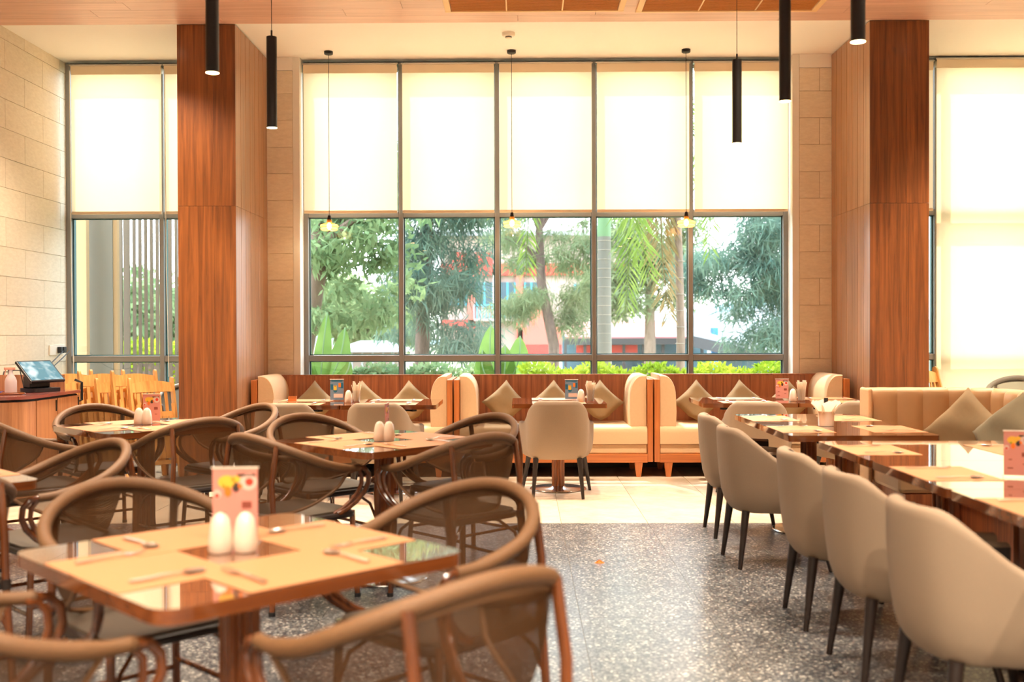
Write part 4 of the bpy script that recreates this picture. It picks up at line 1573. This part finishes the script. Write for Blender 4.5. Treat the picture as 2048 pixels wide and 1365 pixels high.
# ------------------------------------------------------------------ folded wooden chairs
def folding_chair(loc, yaw, lean, label, group):
    o = thing('folding_chair', label, 'folding chair', loc, 0, group)
    o.rotation_euler = (Matrix.Rotation(yaw, 3, 'Z') @ Matrix.Rotation(lean, 3, 'X')).to_euler()
    H = 1.0
    for sg in (-1, 1):
        poly = [(-0.022, 0.0), (0.022, 0.0), (0.026, 0.5), (0.034, 0.74)]
        for k in range(9):
            a = R(180 * k / 8)
            poly.append((0.004 + 0.026 * math.cos(a), 0.965 + 0.035 * math.sin(a)))
        poly += [(-0.026, 0.6)]
        M = Matrix.Translation((sg * 0.2 - 0.011, 0, 0)) @ Matrix(((0, 0, 1, 0), (1, 0, 0, 0), (0, 1, 0, 0), (0, 0, 0, 1)))
        MB().prism(poly, 0, 0.022, M).build('stile', 'pine', o)
    tp = []
    for i in range(9):
        x = -0.19 + 0.38 * i / 8
        tp.append([Vector((x, y, z)) for y, z in ((-0.01, 0.85), (0.012, 0.85), (0.012, 0.93 + 0.035 * math.cos(x * 7)), (-0.01, 0.93 + 0.035 * math.cos(x * 7)))])
    MB().loft(tp).build('top_rail', 'pine', o)
    MB().box(-0.19, 0.19, -0.01, 0.012, 0.60, 0.65).build('lower_rail', 'pine', o)
    for k in range(5):
        x = -0.13 + 0.065 * k
        MB().box(x - 0.014, x + 0.014, -0.005, 0.007, 0.65, 0.86).build('back_slat', 'pine', o)
    for k in range(6):
        x = -0.15 + 0.06 * k
        MB().box(x - 0.026, x + 0.026, 0.030, 0.044, 0.18, 0.60).build('seat_slat', 'pine', o)
    for z in (0.22, 0.55):
        MB().box(-0.18, 0.18, 0.016, 0.030, z - 0.02, z + 0.02).build('seat_batten', 'pine', o)
    for sg in (-1, 1):
        MB().box(sg * 0.165 - 0.011, sg * 0.165 + 0.011, 0.044, 0.070, 0.0, 0.72).build('rear_leg', 'pine', o)
    MB().box(-0.16, 0.16, 0.046, 0.064, 0.12, 0.16).build('leg_rail', 'pine', o)
    return o


fc = [(128, 'closest to the stone wall'), (161, 'second from the stone wall'), (194, 'third from the stone wall'), (227, 'fourth from the stone wall'), (260, 'fifth from the stone wall'), (293, 'last before the grey wicker chair')]
f0 = None
for i, (px, w_) in enumerate(fc):
    q = P(px, 800, 9.50)
    loc = (q.x + 0.12, 9.50, 0.022)
    lab = 'folded pine chair leaning in the row under the window, ' + w_
    yaw, lean = R(-138), R(13)
    if f0 is None:
        f0 = folding_chair(loc, yaw, lean, lab, 'folded pine chairs under the window')
    else:
        c_ = dup(f0, loc, f0.rotation_euler[:], lab)
        c_.scale = (1, 1, 1.0 if i % 2 == 0 else 0.93)
q = P(1874, 760, 9.7)
c_ = dup(f0, (q.x + 0.10, 9.72, 0.022), f0.rotation_euler[:], 'single folded pine chair beside the right column behind the sofa', 'folded pine chair by the right column')

# fallen scrap on the floor
q = G(1199, 1127, 0)
scr = MB().sheet([[Vector((0.03 * math.cos(a) * t, 0.02 * math.sin(a) * t, 0.002 + 0.010 * (1 - t) * (1 + math.sin(3 * a)))) for a in [2 * PI * k / 10 for k in range(11)]] for t in (1.0, 0.6, 0.05)])
tag(scr.build('food_scrap', 'print_orange', None, smooth=True, loc=(q.x, q.y, 0)), 'tiny orange scrap lying on the terrazzo aisle', 'scrap')

# ------------------------------------------------------------------ outside the windows
leaf_mat('leaf_pale', C(96, 122, 84), C(140, 160, 116))
leaf_mat('leaf_blue', C(76, 104, 96), C(122, 144, 126))
leaf_mat('leaf_olive', C(96, 112, 82), C(136, 146, 110))
leaf_mat('leaf_hedge', C(112, 140, 34), C(158, 172, 54))
leaf_mat('leaf_palm', C(92, 118, 50), C(134, 152, 78))
leaf_mat('leaf_dry', C(116, 104, 66), C(150, 126, 90))
leaf_mat('leaf_banana', C(84, 122, 56), C(118, 150, 82), 0.5)
leaf_mat('leaf_far', C(116, 134, 92), C(150, 162, 120))
plain('grass', C(126, 128, 94), 0.95, var=0.3, scale=1.5)
plain('palm_trunk', C(112, 108, 100), 0.85, var=0.12, scale=8)
plain('palm_shaft', C(104, 138, 98), 0.6)
plain('palm_ring', C(140, 130, 118), 0.9)
plain('facade_pink', C(196, 98, 86), 0.85)
plain('facade_red', C(186, 60, 52), 0.85)
plain('facade_white', C(168, 148, 140), 0.85)
plain('dark_opening', C(44, 72, 84), 0.3)
plain('blue_rail', C(60, 150, 170), 0.6)
plain('roof_pink', C(180, 112, 112), 0.8)
plain('roof_grey', C(150, 150, 154), 0.8)
plain('roof_dark', C(60, 60, 64), 0.8)
plain('blue_paint', C(40, 110, 180), 0.6)
plain('stall_blue', C(76, 112, 130), 0.8, var=0.3, scale=2)
plain('concrete', C(110, 108, 98), 0.9, var=0.08, scale=3)
plain('cream_render', C(150, 122, 86), 0.85)
plain('slat_brown', C(106, 94, 80), 0.8)
plain('hut_wall', C(130, 112, 102), 0.85)
plain('far_hill', C(130, 150, 158), 1.0)

struct(MB().box(-60, 60, YW + 0.2, 140, -0.35, -0.25).build('ground_outside', 'grass'))
nr = np.random.default_rng(11)


def cloud(centers, n, length, width, droop=0.3, flat=0.0):
    """leaf quads scattered in ellipsoids; centers: (x,y,z,rx,ry,rz)"""
    c = np.array(centers, float)
    vol = (c[:, 3] * c[:, 4] * c[:, 5]) ** (2 / 3)
    idx = nr.choice(len(c), n, p=vol / vol.sum())
    d = nr.normal(size=(n, 3))
    d /= np.linalg.norm(d, axis=1)[:, None]
    r = nr.random(n) ** 0.5
    pos = c[idx, :3] + d * r[:, None] * c[idx, 3:6]
    ax = nr.normal(size=(n, 3))
    ax[:, 2] -= droop * 2
    ax /= np.linalg.norm(ax, axis=1)[:, None]
    up = nr.normal(size=(n, 3))
    w = np.cross(ax, up)
    w /= np.linalg.norm(w, axis=1)[:, None] + 1e-9
    L = length * (0.6 + 0.8 * nr.random(n))[:, None]
    W = width * (0.7 + 0.6 * nr.random(n))[:, None]
    a = pos - w * W * 0.25
    b = pos + ax * L * 0.45 - w * W * 0.5
    c2 = pos + ax * L
    d2 = pos + ax * L * 0.45 + w * W * 0.5
    return np.stack([a, b, c2, d2], 1)


def blobs(px0, px1, py0, py1, y, n, r0, r1, sq=0.6):
    out = []
    for _ in range(n):
        q = P(rnd.uniform(px0, px1), rnd.uniform(py0, py1), y + rnd.uniform(-0.8, 0.8))
        r = rnd.uniform(r0, r1)
        out.append((q.x, q.y, q.z, r, r, r * sq))
    return out


def tree(name, label, base, top, r0, r1, bark, centers, n, length, width, leaf, droop=0.3, group='trees outside the window', bend=0.0, limbs=6):
    o = thing(name, label, 'tree', (base.x, base.y, -0.25), 0, group)
    B = Vector((base.x, base.y, -0.25))
    pts = [Vector((0, 0, 0)), (top - B) * 0.33 + Vector((bend, 0, 0)), (top - B) * 0.66 - Vector((bend * 0.6, 0, 0)), top - B]
    MB().tube(pts, [r0, r0 * 0.85 + r1 * 0.15, (r0 + r1) / 2, r1], 10).build('trunk', bark, o, smooth=True)
    lm = random.Random(len(label))
    pick = sorted(centers, key=lambda c: -c[3])[:limbs]
    for c in pick:
        e = Vector(c[:3]) - B
        t = max(0.2, min(0.95, (e.z - 0.5) / max(0.5, (top - B).z)))
        s = (top - B) * t
        MB().tube([s, s.lerp(e, 0.5) + Vector((0, 0, 0.12)), e], [r1 * 0.8, r1 * 0.5, r1 * 0.2], 6).build('branch', bark, o, smooth=True)
    q = cloud(centers, n, length, width, droop)
    q -= np.array(B)[None, None, :]
    f = link('foliage', quads_mesh('foliage', q, leaf), o)
    f['kind'] = 'stuff'
    return o


# broad leaf tree at the left edge
D = 15.0
b0 = P(606, 760, D)
cs = blobs(612, 800, 425, 520, D, 18, 0.25, 0.55, 0.6) + blobs(615, 690, 500, 570, D, 6, 0.2, 0.35, 0.5) + blobs(615, 720, 610, 665, D, 7, 0.2, 0.4, 0.45) + blobs(690, 810, 560, 640, D, 10, 0.25, 0.45, 0.5) + blobs(600, 800, 300, 420, D, 14, 0.5, 0.8)
tree('broadleaf_tree', 'broad leafed tree with a grey trunk at the window edge next to the left pier', b0, P(636, 380, D), 0.17, 0.09, 'bark_pale', cs, 7000, 0.17, 0.055, 'leaf_pale', 0.5, limbs=10, bend=-0.1)
# dark casuarina with a tall straight trunk
D = 18.0
cs = blobs(800, 960, 430, 560, D, 16, 0.35, 0.7, 0.5) + blobs(790, 940, 560, 700, D, 16, 0.3, 0.6, 0.45) + blobs(780, 980, 300, 430, D, 14, 0.6, 1.0, 0.5) + blobs(900, 980, 640, 700, D, 5, 0.3, 0.5, 0.5)
tree('casuarina_tree', 'feathery dark casuarina with a tall straight trunk left of the red building', P(838, 790, D), P(858, 330, D), 0.13, 0.10, 'bark_dark', cs, 17000, 0.34, 0.020, 'leaf_blue', 0.7)
# thin casuarina in the middle
D = 22.5
cs = blobs(1000, 1180, 430, 530, D, 14, 0.35, 0.6, 0.5) + blobs(1010, 1170, 560, 660, D, 14, 0.3, 0.55, 0.45) + blobs(1120, 1190, 440, 640, D, 8, 0.3, 0.5) + blobs(1000, 1180, 330, 430, D, 8, 0.5, 0.8)
tree('casuarina_tree', 'thin leaning casuarina with a propped trunk in front of the red building', P(1108, 790, D), P(1078, 440, D), 0.13, 0.08, 'bark_dark', cs, 13000, 0.30, 0.020, 'leaf_olive', 0.6, bend=0.1)
# blue green pine at the right edge
D = 21.0
cs = blobs(1470, 1590, 430, 540, D, 14, 0.4, 0.8, 0.5) + blobs(1380, 1470, 500, 600, D, 10, 0.35, 0.6, 0.5) + blobs(1470, 1590, 560, 680, D, 14, 0.4, 0.7, 0.5) + blobs(1480, 1600, 300, 430, D, 8, 0.6, 1.0)
tree('pine_tree', 'blue green feathery pine filling the pane next to the right pier', P(1592, 790, D), P(1580, 330, D), 0.15, 0.10, 'bark_dark', cs, 17000, 0.34, 0.022, 'leaf_blue', 0.5)
# background trees between
D = 34.0
cs = blobs(1210, 1400, 440, 620, D, 18, 0.7, 1.3, 0.6)
tree('hazy_tree', 'hazy green tree behind the hanging palm fronds', P(1300, 740, D), P(1300, 520, D), 0.2, 0.12, 'bark_pale', cs, 9000, 0.45, 0.05, 'leaf_olive', 0.4)
D = 40.0
cs = blobs(650, 830, 580, 670, D, 16, 0.8, 1.5, 0.6)
tree('hazy_tree', 'pale green rounded tree beyond the grey roofed hut', P(740, 740, D), P(740, 620, D), 0.25, 0.15, 'bark_pale', cs, 7000, 0.4, 0.14, 'leaf_far', 0.2)
D = 26.0
cs = blobs(100, 420, 590, 720, D, 22, 0.7, 1.3, 0.7) + blobs(255, 320, 550, 590, D, 4, 0.4, 0.7)
tree('garden_tree', 'green garden trees seen through the slatted screen', P(280, 760, D), P(275, 560, D), 0.15, 0.08, 'bark_pale', cs, 7000, 0.4, 0.12, 'leaf_pale', 0.2)


# royal palm: trunk and hanging fronds
def frond(o, start, mid, end, nl, ll, mat, spread=1.0):
    """one pinnate frond along a curved rachis; leaflets hang from both sides"""
    pts = []
    for i in range(17):
        t = i / 16
        pts.append((1 - t) ** 2 * start + 2 * t * (1 - t) * mid + t * t * end)
    f = MB().tube(pts, [0.022 * (1 - 0.8 * i / 16) for i in range(17)], 6).build('frond', mat, o, smooth=True)
    qs = []
    for i in range(nl):
        t = 0.12 + 0.88 * i / nl
        c = (1 - t) ** 2 * start + 2 * t * (1 - t) * mid + t * t * end
        tan = ((mid - start) * (1 - t) + (end - mid) * t).normalized()
        side = tan.cross(Vector((0, 1, 0.2))).normalized()
        for s in (-1, 1):
            d = (tan * 0.55 + side * s * (0.75 * spread) + Vector((rnd.uniform(-.25, .25), rnd.uniform(-.6, .6), -0.55 + rnd.uniform(-.25, .15)))).normalized()
            L = ll * (0.55 + 0.6 * math.sin(PI * min(1, t * 0.95 + 0.08))) * rnd.uniform(0.8, 1.15)
            w = d.cross(Vector((rnd.uniform(-1, 1), rnd.uniform(-1, 1), rnd.uniform(-.3, .3)))).normalized() * 0.016
            dr = Vector((0, 0, -0.10 * L))
            qs.append([c - w * 0.6, c + d * L * 0.5 - w, c + d * L + dr, c + d * L * 0.5 + w])
    lf = link('leaflets', quads_mesh('leaflets', np.array([[tuple(v) for v in q] for q in qs]), mat), f)
    lf['kind'] = 'stuff'
    return f


D = 15.0
pb = P(1209, 760, D)
pal = thing('royal_palm', 'royal palm with smooth grey ringed trunk and hanging fronds', 'palm', (pb.x, D, -0.25), 0, 'trees outside the window')
PB = Vector((pb.x, D, -0.25))
sh = P(1206, 474, D).z - PB.z
MB().lathe([(0.12, 0.0), (0.108, 0.6), (0.104, 1.4), (0.098, 2.0), (0.094, sh)], 18).build('trunk', 'palm_trunk', pal, smooth=True)
MB().lathe([(0.094, sh), (0.098, sh + 0.06), (0.090, sh + 0.6), (0.07, sh + 1.3), (0.05, sh + 1.5)], 18).build('crownshaft', 'palm_shaft', pal, smooth=True)
for k in range(16):
    z = 0.9 + (sh - 0.9) * k / 15.5
    r = 0.1075 - 0.012 * z / sh
    MB().lathe([(r, z), (r + 0.003, z + 0.006), (r, z + 0.012)], 18, caps=False).build('trunk_ring', 'palm_ring', pal)
ct = Vector((0, 0, sh + 1.45))


def fr(px_m, py_m, px_e, py_e, ym, ye, nl=46, ll=0.55, mat='leaf_palm', sp=1.0):
    m_, e_ = P(px_m, py_m, ym) - PB, P(px_e, py_e, ye) - PB
    # bezier control so that the frond arches up and over
    frond(pal, ct, m_, e_, nl, ll, mat, sp)


fr(1060, 120, 1052, 545, 14.4, 14.3, 60, 0.42)
fr(1285, 200, 1250, 630, 14.6, 14.5, 70, 0.50)
fr(1240, 250, 1300, 560, 14.3, 14.2, 60, 0.46)
fr(1440, 120, 1418, 515, 15.4, 15.3, 56, 0.44)
fr(1120, 260, 990, 430, 15.8, 16.0, 50, 0.45)
fr(1170, 100, 1120, 330, 15.0, 15.0, 40, 0.45)
fr(1300, 80, 1480, 330, 15.6, 16.4, 50, 0.45)
# second palm with a thin trunk and a dry frond
D2 = 16.0
p2 = P(1358, 760, D2)
pa2 = thing('thin_palm', 'slender pale trunked palm with one drooping dry frond', 'palm', (p2.x, D2, -0.25), 0, 'trees outside the window')
PB2 = Vector((p2.x, D2, -0.25))
H2 = P(1360, 380, D2).z + 0.25
MB().tube([(0, 0, 0), (0.03, 0, H2 * 0.4), (0.0, 0, H2 * 0.75), (-0.03, 0, H2)], [0.075, 0.065, 0.06, 0.05], 10).build('trunk', 'bark_pale', pa2, smooth=True)
for k in range(8):
    MB().lathe([(0.070, 0.0), (0.073, 0.006), (0.070, 0.012)], 12, (0.02, 0, 0.9 + 0.25 * k), caps=False).build('trunk_ring', 'palm_ring', pa2)
frond(pa2, Vector((-0.03, 0, H2)), P(1300, 330, D2) - PB2, P(1338, 640, D2 - 0.3) - PB2, 74, 0.50, 'leaf_dry', 1.0)
frond(pa2, Vector((-0.03, 0, H2)), P(1430, 240, D2) - PB2, P(1470, 420, D2 + 0.4) - PB2, 50, 0.42, 'leaf_palm', 1.0)
frond(pa2, Vector((-0.03, 0, H2)), P(1330, 240, D2) - PB2, P(1290, 500, D2 + 0.2) - PB2, 60, 0.46, 'leaf_olive', 1.0)


# banana plants
def banana(label, base_px, y, leaves):
    b_ = P(base_px, 760, y)
    o = thing('banana_plant', label, 'banana plant', (b_.x, y, -0.25), 0, 'banana plants under the window')
    B = Vector((b_.x, y, -0.25))
    MB().tube([(0, 0, 0), (0.02, 0, 0.5), (0.0, 0, 0.95)], [0.07, 0.06, 0.04], 10).build('stem', 'palm_shaft', o, smooth=True)
    for (px, py, wd, cv_) in leaves:
        tip = P(px, py, y - 0.2) - B
        root = Vector((0, 0, 0.8))
        ax = tip - root
        side = ax.cross(Vector((0.15, 1, 0.1))).normalized()
        rows = []
        for i in range(11):
            t = i / 10
            c = root + ax * t + Vector((cv_ * math.sin(PI * t) * 0.3, -0.08 * math.sin(PI * t), 0))
            hw = wd * (math.sin(PI * (0.06 + 0.94 * t ** 0.8)) ** 0.7 if t > 0.12 else 0.08)
            rows.append([c + side * hw * u + Vector((0, 0.25 * abs(u) * hw, 0)) for u in (-1, -0.5, 0, 0.5, 1)])
        lf = MB().sheet(rows).build('leaf', 'leaf_banana', o, smooth=True, ang=80)
        MB().tube([root + ax * (i / 8) + Vector((cv_ * math.sin(PI * i / 8) * 0.3, -0.08 * math.sin(PI * i / 8) - 0.004, 0)) for i in range(9)], 0.010, 5).build('midrib', 'palm_shaft', lf)


banana('banana plant with fanned leaves beside the left window pier', 640, 13.2, [(622, 640, 0.13, -0.5), (690, 655, 0.15, 0.3), (655, 625, 0.12, 0.0), (612, 700, 0.12, -0.3), (700, 720, 0.10, 0.4)])
banana('banana plant with two upright leaves behind the middle mullion', 1000, 13.4, [(982, 650, 0.17, -0.2), (1040, 672, 0.17, 0.3), (1010, 690, 0.15, 0.1), (965, 700, 0.13, -0.3)])


# hedge and shrubs
def hedge(name, label, boxes, n, L, W, leaf, group):
    o = thing(name, label, 'hedge', (0, 0, 0), 0, group)
    qs = []
    for (x0, x1, y0, y1, z0, z1, k) in boxes:
        N = int(n * k)
        pos = np.stack([nr.uniform(x0, x1, N), nr.uniform(y0, y1, N), z0 + (z1 - z0) * nr.random(N) ** 0.45], 1)
        pos[:, 2] += 0.05 * np.sin(pos[:, 0] * 9)
        ax = nr.normal(size=(N, 3))
        ax[:, 2] = abs(ax[:, 2])
        ax /= np.linalg.norm(ax, axis=1)[:, None]
        w = np.cross(ax, nr.normal(size=(N, 3)))
        w /= np.linalg.norm(w, axis=1)[:, None]
        qs.append(np.stack([pos, pos + ax * L * .5 - w * W * .5, pos + ax * L, pos + ax * L * .5 + w * W * .5], 1))
    f = link('foliage', quads_mesh('foliage', np.concatenate(qs), leaf), o)
    f['kind'] = 'stuff'
    MB().box(min(b[0] for b in boxes), max(b[1] for b in boxes), boxes[0][2] + 0.1, boxes[0][3] - 0.1, -0.25, min(b[5] for b in boxes) - 0.25).build('twig_core', 'bark_dark', o)
    return o


zt = P(1400, 736, 12.6).z
hedge('clipped_hedge', 'bright yellow green clipped hedge under the right window panes', [(P(1040, 740, 12.4).x, P(1640, 740, 12.4).x, 12.2, 12.8, 0.1, zt, 1.0)], 6000, 0.09, 0.04, 'leaf_hedge', 'hedges outside')
hedge('loose_shrub', 'loose yellow green shrub below the banana plant', [(P(590, 740, 13.9).x, P(960, 740, 13.9).x, 13.7, 14.2, -0.1, P(700, 735, 14.5).z, 1.0)], 3500, 0.11, 0.05, 'leaf_pale', 'hedges outside')
hedge('garden_shrub', 'yellow green shrub behind the slatted screen', [(P(60, 740, 15).x, P(420, 740, 15).x, 14.6, 15.4, -0.1, P(300, 690, 15).z, 1.0)], 5000, 0.11, 0.05, 'leaf_hedge', 'hedges outside')

# slatted screen, concrete and cream walls outside the left window
scn = thing('slatted_screen', 'tall screen of upright brown slats outside the left window', 'screen', (P(290, 760, 12.2).x, 12.2, -0.25))
sO = Vector((P(290, 760, 12.2).x, 12.2, -0.25))
slat = MB().box(-0.016, 0.016, -0.015, 0.015, 0, 3.3).mesh('slat', 'slat_brown')
slw = MB().box(-0.034, 0.034, -0.015, 0.015, 0, 3.3).mesh('slat_wide', 'slat_brown')
px = 231
kk = 0
while px < 440:
    wide = kk in (2, 9, 13, 17)
    q = P(px, 600, 12.2)
    link('slat', slw if wide else slat, scn, (q.x - sO.x, 0, 0))
    px += 15 if wide else 11.5
    kk += 1
for z in (0.2, 3.15):
    MB().box(P(228, 600, 12).x - sO.x, P(440, 600, 12).x - sO.x, 0.015, 0.05, z, z + 0.08).build('cross_rail', 'slat_brown', scn)
cwl = thing('concrete_fin', 'plain grey concrete wall fin outside the left window', 'wall', (P(198, 760, 11.7).x, 11.7, -0.25))
w2 = (P(225, 600, 11.7).x - P(168, 600, 11.7).x) / 2
MB().box(-w2, w2, 0, 0.08, 0, 3.3).build('fin_body', 'concrete', cwl)
MB().box(w2, w2 + 0.05, 0.01, 0.07, 0, 3.3).build('edge_strip', 'cream_render', cwl)
cwc = thing('cream_pillar', 'cream rendered pillar just outside the left window jamb', 'pillar', (P(150, 760, 11.4).x, 11.4, -0.25))
w2 = (P(168, 600, 11.4).x - P(120, 600, 11.4).x) / 2
MB().box(-w2, w2, 0, 0.08, 0, 3.3).build('shaft', 'cream_render', cwc)
MB().box(-w2 - 0.02, w2 + 0.02, -0.02, 0.10, 0, 0.12).build('plinth', 'concrete', cwc)

# red and pink house across the road
D = 60.0


def rb(px0, px1, py0, py1, y0, y1):
    a, b_ = P(px0, py0, y0), P(px1, py1, y0)
    return (a.x, b_.x, y0, y1, min(a.z, b_.z), max(a.z, b_.z))


hs = thing('pink_house', 'pink and red house with blue balcony rails across the road', 'house', (0, 0, 0))
a = rb(880, 1260, 470, 740, D, D + 8)
MB().box(a[0], a[1], a[2], a[3], -0.25, a[5]).build('wall', 'facade_white', hs)
for r_, mt, nm_ in (((880, 1260, 528, 550), 'facade_red', 'band'), ((880, 950, 640, 655), 'facade_red', 'band'), ((1035, 1260, 655, 690), 'facade_pink', 'band'), ((985, 1000, 528, 700), 'facade_white', 'pilaster'),
                    ((935, 950, 528, 720), 'facade_pink', 'pilaster'), ((1032, 1046, 528, 720), 'facade_pink', 'pilaster'), ((1040, 1180, 690, 745), 'facade_red', 'shop_front'), ((905, 935, 505, 528), 'facade_red', 'panel'), ((950, 985, 505, 528), 'facade_red', 'panel'),
                    ((1115, 1135, 528, 545), 'facade_red', 'panel'), ((1060, 1100, 600, 655), 'facade_pink', 'panel')):
    q = rb(*r_, D - 0.4, D + 0.1)
    MB().box(*q).build(nm_, mt, hs)
for r_ in ((952, 986, 565, 612), (1000, 1030, 565, 612), (1050, 1075, 565, 612), (1150, 1185, 568, 585), (900, 932, 565, 612), (1060, 1100, 700, 740), (1120, 1170, 698, 715)):
    q = rb(*r_, D - 0.15, D + 0.05)
    w_ = MB().box(*q).build('window', 'dark_opening', hs)
    for dx in (0.0, 0.5, 1.0):
        xm = q[0] + (q[1] - q[0]) * dx
        MB().box(xm - 0.05, xm + 0.05, q[2] - 0.06, q[2], q[4], q[5]).build('window_bar', 'blue_rail', w_)
q = rb(948, 1034, 612, 638, D - 1.0, D)
bal = MB().box(q[0], q[1], q[2], D, q[4] - 0.12, q[4]).build('balcony', 'facade_white', hs)
for i in range(15):
    xm = q[0] + (q[1] - q[0]) * i / 14
    MB().box(xm - 0.025, xm + 0.025, q[2], q[2] + 0.05, q[4], q[5]).build('rail_bar', 'blue_rail', bal)
MB().box(q[0], q[1], q[2] - 0.02, q[2] + 0.07, q[5], q[5] + 0.08).build('hand_rail', 'blue_rail', bal)
q = rb(870, 1270, 462, 470, D - 0.8, D + 8.5)
MB().box(*q).build('roof', 'roof_grey', hs)

# market stalls with pink awning, tin roof
D = 38.0
mk = thing('market_stall', 'market stall with a long pink awning roof and dark beam', 'stall', (0, 0, 0), 0, 'stalls across the road')
q0, q1 = P(1130, 690, D), P(1440, 690, D)
zr0, zr1 = P(1300, 678, D).z, P(1300, 648, D + 3).z
MB().loft([[Vector((x, D - 0.4, zr0)), Vector((x, D + 3, zr1)), Vector((x, D + 3, zr1 + 0.08)), Vector((x, D - 0.4, zr0 + 0.08))] for x in (q0.x, q1.x)]).build('awning', 'roof_pink', mk)
MB().box(q0.x, q1.x, D - 0.5, D - 0.4, zr0 - 0.20, zr0 + 0.02).build('beam', 'roof_dark', mk)
for i in range(9):
    x = q0.x + (q1.x - q0.x) * i / 8
    MB().box(x - 0.05, x + 0.05, D - 0.35, D - 0.25, -0.25, zr0).build('post', 'roof_dark', mk)
MB().box(q0.x, q1.x, D + 2.6, D + 2.9, -0.25, zr1 - 0.15).build('back_wall', 'stall_blue', mk)
MB().box(q0.x + 0.4, q0.x + 2.6, D - 0.2, D - 0.1, zr0 - 0.5, zr0 - 0.22).build('sign_board', 'facade_red', mk)
D = 34.0
mk2 = thing('tin_roof_shed', 'shed with a sloping white tin roof and a bright blue post', 'shed', (0, 0, 0), 0, 'stalls across the road')
c0, c1, c2, c3 = P(1385, 642, D), P(1560, 612, D + 4), P(1560, 712, D - 1), P(1385, 672, D - 1)
MB().loft([[c3, c0, c0 + Vector((0, 0, .1)), c3 + Vector((0, 0, .1))], [c2, c1, c1 + Vector((0, 0, .1)), c2 + Vector((0, 0, .1))]]).build('roof', 'roof_grey', mk2)
MB().loft([[c3 + Vector((0, -.02, -.35)), c3 + Vector((0, .05, -.35)), c3 + Vector((0, .05, 0)), c3 + Vector((0, -.02, 0))], [c2 + Vector((0, -.02, -.35)), c2 + Vector((0, .05, -.35)), c2 + Vector((0, .05, 0)), c2 + Vector((0, -.02, 0))]]).build('fascia', 'roof_dark', mk2)
q = P(1430, 700, D - 0.8)
MB().box(q.x - 0.1, q.x + 0.1, D - 0.8, D - 0.6, -0.25, P(1430, 656, D - .8).z).build('post', 'blue_paint', mk2)
MB().box(c3.x, c2.x, D + 0.5, D + 0.8, -0.25, c2.z).build('wall', 'stall_blue', mk2)
D = 32.0
ht = thing('roadside_hut', 'low hut with a shallow grey roof behind the banana plant', 'hut', (0, 0, 0), 0, 'stalls across the road')
h0, h1 = P(670, 700, D), P(800, 700, D)
MB().box(h0.x + 0.1, h1.x - 0.1, D, D + 2.5, -0.25, P(700, 705, D).z).build('wall', 'hut_wall', ht)
ze, zp = P(700, 704, D).z, P(700, 683, D).z
MB().loft([[Vector((h0.x - .2, D - .3, ze)), Vector((h1.x + .2, D - .3, ze)), Vector((h1.x + .2, D + 2.8, ze)), Vector((h0.x - .2, D + 2.8, ze))],
           [Vector((h0.x + .6, D + 1.0, zp)), Vector((h1.x - .6, D + 1.0, zp)), Vector((h1.x - .6, D + 1.6, zp)), Vector((h0.x + .6, D + 1.6, zp))]]).build('roof', 'roof_grey', ht)
for i in range(6):
    x = h0.x + 0.2 + (h1.x - h0.x - 0.4) * i / 5
    MB().box(x - 0.03, x + 0.03, D - 0.03, D, -0.25, P(700, 706, D).z).build('wall_batten', 'roof_grey', ht)
# soft hills far off
hl = []
for i in range(41):
    x = -110 + 220 * i / 40
    hl.append((x, 2.5 + 2.2 * math.sin(i * 0.55) + 1.5 * math.sin(i * 0.23 + 1)))
struct(MB().loft([[Vector((x, 136, -0.3)), Vector((x, 130, -0.3)), Vector((x, 136, max(0.5, z)))] for x, z in hl]).build('hills_far', 'far_hill', smooth=True))
